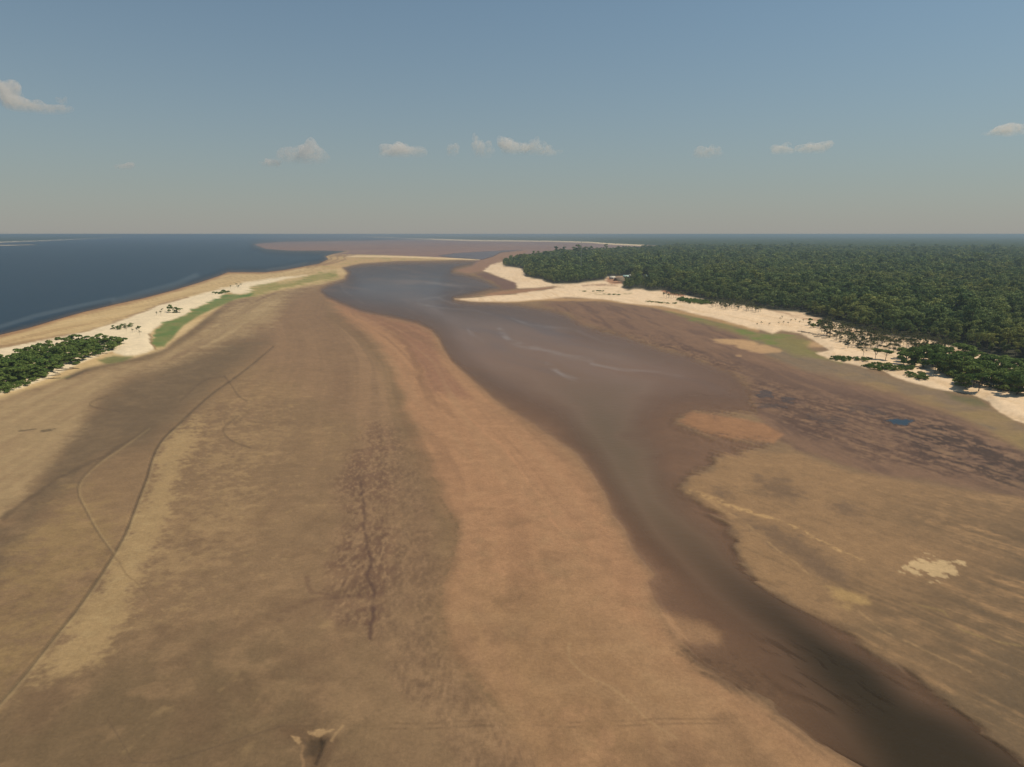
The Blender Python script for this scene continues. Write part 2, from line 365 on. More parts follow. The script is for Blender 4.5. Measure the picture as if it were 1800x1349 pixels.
    dB, aB = line_dist(CURVE_B, uw, vw, 30); lay(0.5 * (1 - ss(2, 9, dB)) * ss(1.0, 0.55, aB) * ss(0, 0.2, aB), C(124, 93, 70)); lay(0.5 * stroke(CURVE_C, 2, 2), C(178, 134, 99))
    lay(0.6 * stroke([(1000, 1130), (1010, 1160), (1040, 1190), (1080, 1208), (1110, 1235), (1150, 1270), (1200, 1300)], 2.0, 2.0), C(165, 134, 98))
    # olive trough along the inner curve
    lq = [(p[0] - 11 - 6 * i / len(CURVE_A), p[1]) for i, p in enumerate(CURVE_A)]
    lay(0.55 * stroke(lq, 7, 24, 1.5), C(122, 99, 71), 0.35)
    lay(0.45 * stroke(CURVE_A[len(CURVE_A) // 2:], 3, 6) * ss(-0.4, 0.6, nE + nC), C(98, 82, 58))
    # dark red-brown stippled belt and its crack
    m = area(STIPPLE, 22, 12)
    spk = fbm(x * 1.5, y * 0.55, 1.0, 4, 61) + 0.35 * nC
    lay(0.35 * m, C(128, 101, 77), 0.3)
    lay(0.5 * m * ss(0.0, 1.0, spk + 0.4 * nB), C(102, 80, 61), 0.4)
    lay(0.5 * m * ss(0.1, 0.9, -spk), C(154, 124, 94))
    redd = area([(650, 740), (690, 760), (700, 860), (700, 1000), (670, 1100), (640, 1140), (600, 1060), (590, 950), (610, 850)], 24, 10)
    lay(0.66 * redd * ss(-0.5, 0.7, spk + 0.5 * nB), C(101, 75, 60), 0.4)
    lay(0.95 * stroke(smooth_line([(641, 845), (639, 866), (636, 900), (640, 935), (650, 960), (655, 990), (658, 1040), (652, 1080), (642, 1120)]), 2.0, 3.4, 1.4) * ss(-0.8, 0.4, nC + 0.3) * 0.9, C(88, 66, 54), 0.5)
    lay(0.45 * stroke([(490, 1092), (520, 1068), (560, 1058), (640, 1044)], 6, 2) * ss(-0.5, 0.5, nC + 0.3), C(92, 69, 56))
    lay(0.45 * stroke([(545, 1020), (553, 1042), (590, 1048)], 7, 1.5) * ss(-0.5, 0.5, nC + 0.3), C(92, 69, 56))
    # long sweeping silt bands, parallel to the inner curve
    cv_, cu_ = np.array([p[1] for p in CURVE_A]), np.array([p[0] for p in CURVE_A])
    o_ = np.argsort(cv_); uA = np.interp(v, cv_[o_], cu_[o_])
    lat = (u - uA) / np.maximum(v - 440, 40)
    lon = np.log(np.maximum(v - 410, 5) / 100)
    bd = fbm(lat * 9, lon * 2.2, 1.0, 3, 63); bd2 = fbm(lat * 26, lon * 3.0, 1.0, 2, 64)
    flat = area([(560, 505), (620, 548), (735, 572), (778, 612), (868, 704), (1042, 837), (1107, 958), (1149, 1056), (1290, 1207), (1500, 1349), (1700, 1500), (-100, 1500), (60, 1200), (250, 1000), (330, 740), (450, 620), (500, 530)], 30)
    flat = flat * (0.35 + 0.65 * ss(-0.55, -0.05, lat)) * (0.55 + 0.45 * ss(900, 650, v))
    lay(0.40 * flat * ss(0.0, 1.0, bd + 0.5 * bd2), C(119, 91, 69))
    lay(0.40 * flat * ss(0.0, 1.0, -bd - 0.5 * bd2), C(163, 130, 97))
    low = ss(760, 980, v) * ss(1500, 1300, u) * (1 - 0.8 * area(WEDGE, 30))
    lay(0.34 * low * ss(0.0, 0.9, fbm(x, y, 9, 4, 65)), C(112, 88, 66)); lay(0.30 * low * ss(0.05, 0.95, fbm(x, y, 6, 4, 66)), C(160, 130, 96))
    # drain lines and old tracks
    lay(0.8 * stroke(CHANNEL, 0.7, 3.2, 1.0, False), C(88, 73, 56), 0.5)
    lay(0.35 * stroke([(p[0] + 5, p[1]) for p in CHANNEL[20:]], 1.2, 4, 1.0, False), C(172, 148, 108))
    t2 = smooth_line([(260, 752), (211, 787), (177, 810), (153, 831), (138, 851), (138, 872), (150, 896), (170, 933), (198, 972)])
    lay(0.6 * stroke(t2, 1.2, 1.8, 1.0, False), C(98, 81, 62)); lay(0.35 * stroke([(p[0] + 4, p[1] + 1) for p in t2], 1.2, 1.8, 1.0, False), C(168, 144, 104))
    lay(0.45 * stroke(smooth_line([(198, 972), (222, 1005), (245, 1032), (262, 1060)]), 1.6, 1.0), C(118, 97, 70))
    for pts in ([(211, 724), (174, 718), (159, 713), (164, 705), (191, 696)], [(395, 662), (406, 677), (419, 696), (433, 705)], [(317, 705), (340, 684), (362, 668), (395, 662)],
                [(440, 788), (409, 776), (393, 761), (396, 749), (419, 732)], [(190, 1265), (205, 1290), (222, 1318), (238, 1340), (290, 1338), (330, 1328), (420, 1300), (500, 1275)]):
        lay(0.5 * stroke(smooth_line(pts), 1.2, 1.2, 1.0, False), C(98, 80, 62))
    lay(0.7 * stroke([(25, 760), (50, 755), (75, 757), (100, 752)], 2.5, 1.5) * ss(0, 0.4, nC), C(76, 66, 52))
    for k in (0, 1):
        lay(0.38 * stroke([(500, 1278 + 9 * k), (760, 1270 + 9 * k), (1000, 1268 + 9 * k), (1250, 1266 + 9 * k), (1400, 1253 + 8 * k), (1480, 1243 + 8 * k)], 1.6, 1.6) * ss(-0.6, 0.5, nC), C(104, 83, 62))
    # pit at the near edge
    lay(area([(500, 1284), (545, 1283), (575, 1290), (600, 1300), (580, 1330), (566, 1400), (536, 1400), (535, 1315)], 7, 4, nC), C(108, 86, 63), 0.3)
    lay(0.9 * area([(541, 1305), (560, 1299), (580, 1300), (568, 1318), (558, 1332), (541, 1332)], 5, 2, nC), C(82, 66, 48), 0.5)
    lay(0.55 * area([(545, 1290), (562, 1282), (584, 1282), (572, 1292), (556, 1296)], 2.5, 3, n0), C(186, 154, 112), 0.0)
    lay(0.55 * area([(520, 1296), (530, 1296), (536, 1305), (532, 1313)], 2, 2, n0), C(186, 154, 112), 0.0)
    lay(0.45 * stroke([(598, 1275), (590, 1290), (584, 1303)], 2, 2), C(176, 145, 105)); lay(0.4 * stroke([(536, 1312), (537, 1350), (536, 1400)], 2, 3), C(165, 132, 96))
    # left sandbar: outer tan sand, cream sand, shore stain, grass
    lay(area(SANDBAR, 4, 2), C(196, 168, 122), 0.05)
    sl = streaks(x, y, (0, 611), (218, 562), 120, 6, 3, 53)
    lay(0.75 * area(SANDBAR, 4, 2) * ss(0.1, 0.8, sl), C(168, 137, 97)); lay(0.5 * area(SANDBAR, 4, 2) * ss(0.2, 0.9, -sl), C(212, 186, 142))
    lay(area(CREAM_LEFT, 2.2, 1.2), C(230, 211, 178), 0.0)
    lay(0.75 * stroke([(-200, 653), (0, 611), (93, 594), (156, 580), (218, 561), (280, 536), (330, 523)], 3.2, 1.2) * ss(-0.8, 0.2, nB + sl), C(150, 118, 84))
    lay(0.8 * stroke(RIVER_SHORE[:20], 5.0, 1.6), C(158, 118, 82), 0.4)
    lay(area(OLIVE_GRASS, 4, 3), C(156, 143, 90)); lay(0.6 * area(OLIVE_GRASS, 4, 3) * ss(0, 0.7, nB), C(124, 125, 66))
    gm = area(GRASS, 2.2, 1.5)
    lay(0.93 * gm, C(108, 122, 66)); lay(gm * ss(-0.1, 0.9, nB + 0.3 * nA) * 0.7, C(80, 110, 54)); lay(0.6 * gm * ss(0.1, 0.9, -nB + 0.5 * nC), C(136, 128, 80))
    lay(0.8 * area([(175, 634), (200, 627), (235, 628), (215, 636), (190, 640)], 2.5, 1.5), C(92, 102, 54))
    lay(0.8 * stroke([(262, 588), (267, 603), (270, 612)], 1.8, 1.8), C(126, 98, 62))
    # far flat, far spit, far bar
    lay(area(FAR_FLAT, 0.9, 0, None, False), C(141, 112, 100), 0.3)
    lay(0.5 * area(FAR_FLAT, 1.0, 0, None, False) * ss(0, 0.8, streaks(x, y, (600, 436), (900, 430), 900, 120, 3, 54)), C(124, 97, 90))
    lay(0.7 * stroke([(612, 442), (585, 447), (575, 451)], 1.0, 1.4, 1, False), C(196, 160, 118))
    lay(area([(885, 466), (862, 467), (850, 477), (822, 481), (800, 476), (830, 468), (846, 457), (880, 444), (930, 440), (900, 462)], 1.4, 0, None, False), C(146, 112, 88), 0.3)
    sp = area(FAR_SPIT, 0.9, 0, None, False)
    lay(sp, C(190, 158, 112), 0.1); lay(0.8 * sp * ss(0.2, 0.8, nB + 0.4 * nA), C(160, 146, 92))
    lay(0.9 * stroke([(610, 450.5), (667, 451), (733, 452.6), (800, 455.2), (842, 456.6)], 1.2, 0.7, 0.6, False), C(232, 204, 160))
    for k in range(3):
        lay(0.7 * stroke([(540 + 14 * k, 470 - 1.5 * k), (566 + 13 * k, 463 - k), (583 + 12 * k, 456), (580 + 12 * k, 451.5), (600 + 12 * k, 448.5)], 0.7, 0.6, 1, False), C(132, 98, 74))
    lay(area(FAR_BAR, 0.5, 0, None, False), C(240, 214, 168), 0.0)
    # right bank: grey wet flat, reddish weed belt, tan sheet
    sr = 0.75 * streaks(x, y, (1300, 700), (1800, 860), 11, 1.5, 4, 55) + 0.45 * fbm(x, y, 3.0, 3, 59)
    sb = streaks(x, y, (1100, 570), (1350, 690), 60, 5, 3, 56)
    lay(area(RIGHT_GREY, 4, 3), C(128, 108, 84), 0.35)
    lay(0.6 * area(RIGHT_GREY, 5, 3) * ss(0, 0.8, sb), C(112, 98, 80), 0.4)
    lay(0.5 * area(RIGHT_GREY, 5, 3) * ss(0.2, 0.9, nA + 0.4 * nB), C(124, 110, 66))
    lay(area(RIGHT_WET, 8, 6), C(124, 96, 75), 0.45)
    lay(0.8 * area(RIGHT_WET, 6, 5) * ss(0.0, 0.7, sb + 0.3 * nA), C(104, 80, 65), 0.5)
    lay(0.35 * area(RIGHT_WET, 6, 5) * ss(0.3, 0.9, -sb), C(140, 109, 84))
    weed = area([(1040, 578), (1100, 586), (1200, 610), (1330, 655), (1430, 690), (1560, 712), (1660, 735), (1800, 800), (2100, 930), (2100, 1030), (1800, 862), (1640, 842), (1520, 800), (1420, 770), (1330, 700), (1290, 655), (1200, 624), (1110, 596)], 14, 9)
    lay(0.8 * weed * ss(-0.35, 0.5, sr + 0.3 * nB), C(79, 58, 47), 0.5)
    lay(0.5 * weed * ss(0.2, 0.8, -sr), C(140, 112, 82))
    dk = area([(1560, 735), (1660, 740), (1800, 800), (1900, 860), (1900, 900), (1750, 850), (1620, 800)], 18, 8)
    lay(0.8 * dk * ss(-0.3, 0.4, sr), C(64, 48, 38), 0.5)
    isl = area([(1187, 739), (1217, 724), (1258, 730), (1342, 745), (1376, 764), (1362, 779), (1300, 773), (1237, 762), (1204, 749)], 3.5, 2)
    lay(isl, C(152, 113, 81), 0.2); lay(0.4 * isl * ss(0, 0.7, sr), C(135, 100, 74))
    sh = area(SHEET, 6, 5)
    st = 0.55 * streaks(x, y, (1196, 860), (1475, 968), 22, 1.1, 4, 57) + 0.5 * nB + 0.3 * nC
    lay(sh, C(146, 116, 83), 0.3)
    lay(0.75 * sh * ss(-0.1, 0.9, nA + 0.6 * nB + 0.3 * nD), C(112, 92, 67), 0.45)
    lay(0.42 * sh * ss(0.15, 0.9, st), C(164, 131, 93), 0.1)
    lay(0.35 * sh * ss(0.2, 0.9, -st), C(108, 87, 64), 0.45)
    lay(0.85 * area([(1560, 900), (1800, 880), (2300, 1050), (2300, 1600), (1800, 1330), (1640, 1190), (1520, 1100), (1470, 1020), (1600, 1030), (1720, 980)], 90, 30) * ss(-1.2, 0.3, -st + 0.4 * nA), C(100, 82, 59), 0.5)
    for poly in ([(1300, 912), (1345, 916), (1405, 945), (1462, 985), (1500, 1030), (1480, 1050), (1430, 1010), (1370, 965)], [(1330, 838), (1385, 845), (1415, 872), (1390, 885), (1340, 866)], [(1456, 890), (1500, 888), (1520, 905), (1480, 912)],
                 [(1252, 862), (1284, 866), (1290, 878), (1262, 874)], [(1225, 898), (1262, 904), (1300, 935), (1296, 948), (1262, 930)]):
        lay(0.75 * area(poly, 14, 12, nB + nC), C(107, 86, 66), 0.45)
    lay(0.8 * area([(1450, 1030), (1490, 1040), (1520, 1060), (1490, 1066), (1460, 1052)], 10, 8, nC), C(172, 142, 95), 0.0)
    lay(0.9 * stroke(smooth_line([(1196, 860), (1250, 876), (1287, 891), (1342, 907), (1404, 930), (1433, 947), (1475, 968), (1520, 988)]), 3.4, 1.8, 1.6) * ss(-0.5, 0.6, nC + nE + st), C(182, 148, 103), 0.0)
    lay(0.5 * stroke([(1210, 862), (1300, 912), (1390, 985), (1450, 1035), (1560, 1110), (1700, 1180)], 1.6, 1.6) * ss(-0.5, 0.4, nC), C(166, 135, 95))
    lay(0.5 * stroke([(1600, 1060), (1660, 1075), (1700, 1110), (1760, 1130), (1850, 1145)], 1.4, 1.4) * ss(-0.6, 0.3, nC), C(150, 126, 80))
    lay(0.85 * area([(1585, 1000), (1604, 986), (1650, 989), (1690, 991), (1673, 1005), (1650, 1014), (1612, 1008)], 3.5, 7, nE + nC + sr), C(194, 167, 126), 0.0)
    for (cx, cy, rx, ry) in ((1290, 601, 44, 5), (1335, 613, 42, 7), (1296, 625, 8, 2.5), (1430, 606, 22, 5)):
        lay(0.9 * area([(cx + rx * math.cos(a / 10 * math.tau), cy + ry * math.sin(a / 10 * math.tau) + rx * math.cos(a / 10 * math.tau) * 0.09) for a in range(10)], 2.2, 2), C(186, 151, 111), 0.05)
    gr = area([(1170, 545), (1260, 565), (1330, 584), (1376, 588), (1410, 594), (1426, 602), (1418, 611), (1436, 621), (1480, 638), (1444, 631), (1401, 626), (1372, 615), (1352, 605), (1290, 585), (1220, 565)], 5, 3)
    lay(0.8 * gr, C(128, 120, 68)); lay(0.8 * gr * ss(0, 0.7, nB + 0.3 * nA), C(104, 116, 52))
    lay(0.7 * area([(1660, 690), (1720, 700), (1740, 716), (1712, 714), (1670, 702)], 5, 2), C(92, 92, 56))
    lay(0.5 * area([(1480, 660), (1640, 690), (1740, 720), (1800, 758), (1800, 790), (1690, 735), (1560, 690)], 9, 6) * ss(-0.4, 0.5, nB + nA), C(150, 124, 80))
    # right beach
    be = area(BEACH, 2.0, 1.2)
    lay(0.85 * stroke([(800, 526), (883, 531.5), (953, 527), (1064, 527.5), (1147, 538.5), (1244, 559), (1329, 580)], 1.2, 3.0), C(176, 140, 96))
    lay(be, C(231, 204, 170), 0.0)
    lay(0.55 * be * ss(0.2, 0.8, streaks(x, y, (1250, 552), (1420, 592), 60, 5, 3, 58) + 0.3 * nB), C(212, 180, 140))
    lay(0.75 * area([(915, 509), (960, 505.5), (978, 505), (950, 510), (920, 515), (880, 519), (850, 521), (870, 514)], 1.6, 1), C(160, 118, 88), 0.3)
    lay(0.85 * area([(800, 527), (838, 519), (868, 513), (905, 508), (908, 498), (880, 489), (853, 479), (835, 482), (870, 497), (884, 508), (858, 514)], 1.6, 1), C(112, 84, 72), 0.5)
    lay(0.8 * area([(1062, 494), (1068, 488), (1100, 487), (1094, 500), (1075, 500)], 2, 1.5), C(150, 96, 62))
    lay(0.75 * stroke([(1165, 511), (1180, 516), (1200, 519)], 2.0, 2.5), C(160, 92, 58))
    lay(0.6 * stroke([(1352, 547), (1385, 553), (1420, 560), (1445, 563), (1500, 584), (1545, 590), (1600, 602), (1680, 618), (1720, 626)], 2.5, 4.0) * ss(-0.5, 0.4, nB), C(142, 100, 66))
    lay(0.6 * area([(1020, 512), (1060, 508), (1110, 515), (1085, 520), (1040, 518)], 3, 3) * ss(0, 0.5, nB), C(120, 112, 66))
    lay(0.7 * stroke([(1025, 503), (1060, 501), (1085, 502)], 1.6, 1.6) * ss(-0.4, 0.4, nB), C(142, 104, 80))
    lay(0.55 * area([(1440, 566), (1530, 590), (1660, 612), (1700, 640), (1560, 625), (1460, 600)], 6, 4) * ss(0.1, 0.6, fbm(x, y, 5, 3, 71)), C(140, 116, 76))
    # wet rim of the lagoon
    rim = lagoon_field(x, y, u, v)
    lay(0.5 * ss(-9, 3, rim) * ss(600, 760, v), C(116, 90, 68), 0.5)
    lay(0.5 * ss(-16, 2, rim) * ss(1020, 1150, v), C(84, 67, 49), 0.6)
    # the bed itself: reddish silt, a pale sand lobe rising from it
    lay(0.9 * ss(-4, 12, rim), C(125, 96, 75), 0.4)
    lay(0.6 * ss(-4, 12, rim) * ss(1080, 1200, v), C(104, 81, 57), 0.4)
    lay(0.9 * area([(1150, 1075), (1200, 1083), (1243, 1088), (1268, 1113), (1270, 1132), (1235, 1138), (1195, 1128)], 14, 8, nC), C(152, 119, 88), 0.2)
    lay(0.6 * area([(1200, 1140), (1260, 1150), (1340, 1190), (1370, 1230), (1300, 1205), (1230, 1170)], 16, 14, nE + nC) * ss(-0.3, 0.6, nE + nC), C(88, 68, 50), 0.4)
    # forest floor
    lay(np.maximum(area(FOREST, 2, 1), area(FAR_FOREST, 0.6, 0, None, False)), C(58, 58, 40), 0.1)
    lay(area(FAR_SHORE, 0.6, 0, None, False), C(58, 62, 48), 0.1)
    for q in FAR_BEACHES:
        lay(ss(-0.4, 0.4, sdf(q, u, v, 4)), C(214, 198, 168), 0.0)
    # grain
    g = 1 + 0.035 * nC + 0.03 * n0 + 0.045 * nB + 0.04 * nD + 0.02 * nE
    col *= np.clip(g, 0.6, 1.5)[:, None]
    col *= np.array([1.03, 0.972, 0.915], np.float32)
    return np.clip(col, 0.004, 0.9), np.clip(wet, 0, 1)

def water_paint(x, y, u, v, d):
    """water colour (linear, of the silt in it plus painted sheen and sky reflection) and how far it hides the bed"""
    nA, nB = fbm(x, y, 90, 4, 81), fbm(x, y, 22, 3, 82)
    uw, vw = u + F / np.maximum(d, 30) * 1.5 * nB, v + F / np.maximum(d, 30) * 0.3 * nB
    N = len(x)
    col = np.empty((N, 3), np.float32); col[:] = C(123, 97, 80); alpha = np.zeros(N, np.float32)

    def lay(mask, c):
        m = np.clip(mask, 0, 1)[:, None]; col[:] = col * (1 - m) + c * m
    river = ss(-0.6, 3.0, sdf(RIVER, u, v, 10)); near_bank = ss(0, 14, sdf(RIVER, u, v, 24))
    rv = ss(-1.5, 1.5, sdf(RIVER, u, v, 6))
    lg = lagoon_field(x, y, u, v, 100)
    shallow = ss(620, 780, v)
    la = (ss(-2, 10, lg) * 0.55 + 0.42 * ss(4, 46, lg)) * (1 - shallow) + shallow * (0.16 * ss(-1.5, 6, lg) + 0.22 * ss(2, 70, lg))
    dd, al = line_dist(OLIVE_CHANNEL, uw, vw, 300)
    half = np.interp(v, [600, 700, 850, 1000, 1150, 1230, 1320, 1450], [100, 82, 58, 52, 62, 90, 150, 210])
    thread = (1 - ss(0.0, 1.45, dd / half + 0.25 * nA + 0.18 * nB)) * ss(600, 760, v)
    la = np.clip(la + (0.75 + 0.25 * ss(850, 1000, v)) * thread * ss(-4, 12, lg), 0, 0.97)
    lobe = ss(-14, 14, sdf([(1150, 1075), (1200, 1083), (1243, 1088), (1268, 1113), (1270, 1132), (1235, 1138), (1195, 1128)], uw, vw, 30) + 6 * nB)
    la = la * (1 - 0.9 * lobe)
    # tones along the lagoon, from the far blue-brown to the olive channel and the dark pool
    lay(ss(600, 480, v), C(96, 90, 90))  # greyer, bluer far end: sky reflection put into the water colour
    lay(ss(560, 660, v) * 0.9, C(131, 99, 76))
    dark = ss(820, 1180, v)
    lay(thread * (1 - dark), C(110, 88, 64)); lay(thread * dark, C(57, 46, 30))
    lay(ss(0.1, 0.9, nA) * 0.25 * (la > 0), C(128, 104, 84))
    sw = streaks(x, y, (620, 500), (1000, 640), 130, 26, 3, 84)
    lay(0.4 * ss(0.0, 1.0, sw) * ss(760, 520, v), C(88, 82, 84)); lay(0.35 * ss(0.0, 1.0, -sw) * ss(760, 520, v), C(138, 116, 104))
    # foam lines, and the sheen of calm slicks painted in as paler colour
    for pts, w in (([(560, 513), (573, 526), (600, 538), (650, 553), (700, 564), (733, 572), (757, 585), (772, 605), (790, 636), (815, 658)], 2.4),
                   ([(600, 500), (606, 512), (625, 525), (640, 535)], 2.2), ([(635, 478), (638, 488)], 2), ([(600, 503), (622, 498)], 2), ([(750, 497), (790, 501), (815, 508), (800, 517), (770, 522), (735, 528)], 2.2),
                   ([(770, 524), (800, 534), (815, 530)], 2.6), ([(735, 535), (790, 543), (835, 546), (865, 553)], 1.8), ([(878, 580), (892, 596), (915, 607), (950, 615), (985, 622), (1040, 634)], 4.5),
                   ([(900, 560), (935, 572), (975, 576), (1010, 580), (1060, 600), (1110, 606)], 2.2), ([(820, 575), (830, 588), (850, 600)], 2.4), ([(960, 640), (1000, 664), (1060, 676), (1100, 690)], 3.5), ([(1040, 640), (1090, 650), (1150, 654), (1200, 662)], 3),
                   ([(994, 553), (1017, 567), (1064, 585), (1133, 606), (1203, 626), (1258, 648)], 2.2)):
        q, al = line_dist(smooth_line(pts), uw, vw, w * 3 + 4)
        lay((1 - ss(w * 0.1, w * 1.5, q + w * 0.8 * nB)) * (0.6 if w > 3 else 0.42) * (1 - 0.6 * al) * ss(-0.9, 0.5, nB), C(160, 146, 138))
    fe = streaks(x, y, (1400, 1150), (1560, 1250), 9, 1.1, 4, 86)
    fz_ = ss(-30, 30, sdf([(1330, 1120), (1450, 1150), (1580, 1170), (1650, 1230), (1560, 1245), (1440, 1250), (1340, 1200)], uw, vw, 40))
    la = la * (1 - 0.5 * fz_ * ss(-0.1, 0.7, fe + 0.4 * nB))
    up = ss(-0.6, 0.8, sdf(UPPER_LAGOON, u, v, 5))
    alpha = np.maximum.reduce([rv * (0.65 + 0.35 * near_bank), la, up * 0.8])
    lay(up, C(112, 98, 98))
    for q in FAR_BEACHES:
        alpha = alpha * (1 - ss(-0.5, 0.5, sdf(q, u, v, 4)))
    deep = C(8, 38, 55)
    m = rv[:, None]
    edge = ss(8, 0, sdf(RIVER, u, v, 24)) * 0.35
    rc = deep * (1 - edge[:, None]) + C(84, 84, 80) * edge[:, None]
    col[:] = col * (1 - m) + rc * m
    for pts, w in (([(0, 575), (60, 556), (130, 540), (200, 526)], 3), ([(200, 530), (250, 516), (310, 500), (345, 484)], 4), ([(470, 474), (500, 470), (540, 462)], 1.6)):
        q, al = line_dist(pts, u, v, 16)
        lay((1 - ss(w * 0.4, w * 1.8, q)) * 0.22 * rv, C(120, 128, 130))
    # standing pools on the right flat
    pools = np.zeros(N, np.float32)
    for (cx, cy, rx, ry, a) in ((1587, 743, 28, 6.5, 1.0), (1343, 693, 16, 6, .55), (1386, 704, 14, 6, .5), (1356, 716, 24, 6, .45), (1450, 738, 34, 8, .35), (1520, 722, 40, 7, .35)):
        q = ((uw - cx) / rx) ** 2 + ((vw - cy - (uw - cx) * 0.1) / ry) ** 2 + 1.1 * fbm(x, y, 4, 4, 83)
        pools = np.maximum(pools, a * (1 - ss(0.7, 1.25, q + 0.25 * nB)))
    lay(pools, C(48, 62, 74))
    alpha = np.maximum(alpha, pools)
    return np.clip(col, 0.002, 0.9), np.clip(alpha, 0, 1), pools

# ------------------------------------------------------------------ helpers: materials and objects
def material(name):
    m = bpy.data.materials.new(name); m.use_nodes = True
    nt = m.node_tree
    return m, nt, nt.nodes['Principled BSDF']

def node(nt, kind, **vals):
    n = nt.nodes.new(kind)
    for k, val in vals.items():
        if k.startswith('_'):
            setattr(n, k[1:], val)
        else:
            n.inputs[k.replace('__', ' ')].default_value = val
    return n

def mesh_np(name, verts, faces, mats=(), smooth=False, mat_index=None):
    """faces: (n, k) integer array with one k"""
    verts = np.asarray(verts, np.float32); faces = np.asarray(faces, np.int32)
    me = bpy.data.meshes.new(name)
    n, k = faces.shape
    me.vertices.add(len(verts)); me.vertices.foreach_set('co', verts.ravel())
    me.loops.add(n * k); me.loops.foreach_set('vertex_index', faces.ravel())
    me.polygons.add(n)
    me.polygons.foreach_set('loop_start', np.arange(0, n * k, k, dtype=np.int32))
    me.polygons.foreach_set('loop_total', np.full(n, k, np.int32))
    if smooth:
        me.polygons.foreach_set('use_smooth', np.ones(n, bool))
    for m in mats:
        me.materials.append(m)
    if mat_index is not None:
        me.polygons.foreach_set('material_index', np.asarray(mat_index, np.int32))
    me.update(calc_edges=True)
    return me

def add(name, data, parent=None, loc=(0, 0, 0), rz=0.0, scale=None):
    o = bpy.data.objects.new(name, data)
    COL.objects.link(o)
    o.location = loc; o.rotation_euler = (0, 0, rz)
    if scale is not None:
        o.scale = scale
    if parent is not None:
        o.parent = parent
    return o

def tag(o, label=None, category=None, group=None, kind=None):
    for k, val in (('label', label), ('category', category), ('group', group), ('kind', kind)):
        if val:
            o[k] = val
    return o

# ground material: soil colour by place, fine mottling and relief from noise
mat_ground, nt, bs = material('soil')
att = node(nt, 'ShaderNodeAttribute', _attribute_name='soil')
wetn = node(nt, 'ShaderNodeAttribute', _attribute_name='wet')
geo = node(nt, 'ShaderNodeNewGeometry')
n1 = node(nt, 'ShaderNodeTexNoise', Scale=1.5, Detail=8.0, Roughness=0.74)
n2 = node(nt, 'ShaderNodeTexNoise', Scale=0.22, Detail=5.0, Roughness=0.6)
for n in (n1, n2):
    nt.links.new(geo.outputs['Position'], n.inputs['Vector'])
mr1 = node(nt, 'ShaderNodeMapRange', From__Min=0.25, From__Max=0.75, To__Min=0.80, To__Max=1.20)
mr2 = node(nt, 'ShaderNodeMapRange', From__Min=0.25, From__Max=0.75, To__Min=0.90, To__Max=1.10)
nt.links.new(n1.outputs['Fac'], mr1.inputs[0]); nt.links.new(n2.outputs['Fac'], mr2.inputs[0])
mul = node(nt, 'ShaderNodeMath', _operation='MULTIPLY')
nt.links.new(mr1.outputs[0], mul.inputs[0]); nt.links.new(mr2.outputs[0], mul.inputs[1])
vm = node(nt, 'ShaderNodeVectorMath', _operation='SCALE')
nt.links.new(att.outputs['Color'], vm.inputs[0]); nt.links.new(mul.outputs[0], vm.inputs['Scale'])
nt.links.new(vm.outputs[0], bs.inputs['Base Color'])
rg = node(nt, 'ShaderNodeMapRange', From__Min=0.0, From__Max=1.0, To__Min=0.95, To__Max=0.55)
nt.links.new(wetn.outputs['Fac'], rg.inputs[0]); nt.links.new(rg.outputs[0], bs.inputs['Roughness'])
bs.inputs['Specular IOR Level'].default_value = 0.25
bmp = node(nt, 'ShaderNodeBump', Strength=0.6, Distance=0.25)
nt.links.new(n1.outputs['Fac'], bmp.inputs['Height']); nt.links.new(bmp.outputs[0], bs.inputs['Normal'])

# water: silt-coloured body over the bed, glossy rippled surface
mat_water, nt, bs = material('water')
att = node(nt, 'ShaderNodeAttribute', _attribute_name='silt')
alp = node(nt, 'ShaderNodeAttribute', _attribute_name='cover')
geo = node(nt, 'ShaderNodeNewGeometry')
nw = node(nt, 'ShaderNodeTexNoise', Scale=0.35, Detail=5.0, Roughness=0.65)
mp = node(nt, 'ShaderNodeMapping'); mp.inputs['Scale'].default_value = (0.7, 1.3, 1); mp.inputs['Rotation'].default_value = (0, 0, 0.5)
nt.links.new(geo.outputs['Position'], mp.inputs['Vector']); nt.links.new(mp.outputs[0], nw.inputs['Vector'])
bmp = node(nt, 'ShaderNodeBump', Strength=0.5, Distance=0.35)
nt.links.new(nw.outputs['Fac'], bmp.inputs['Height'])
nt.links.new(att.outputs['Color'], bs.inputs['Base Color'])
bs.inputs['Roughness'].default_value = 0.34
bs.inputs['IOR'].default_value = 1.33
bs.inputs['Specular IOR Level'].default_value = 0.17
nt.links.new(bmp.outputs[0], bs.inputs['Normal'])
tr = node(nt, 'ShaderNodeBsdfTransparent'); mx = node(nt, 'ShaderNodeMixShader')
nt.links.new(alp.outputs['Fac'], mx.inputs[0]); nt.links.new(tr.outputs[0], mx.inputs[1]); nt.links.new(bs.outputs[0], mx.inputs[2])
nt.links.new(mx.outputs[0], nt.nodes['Material Output'].inputs['Surface'])

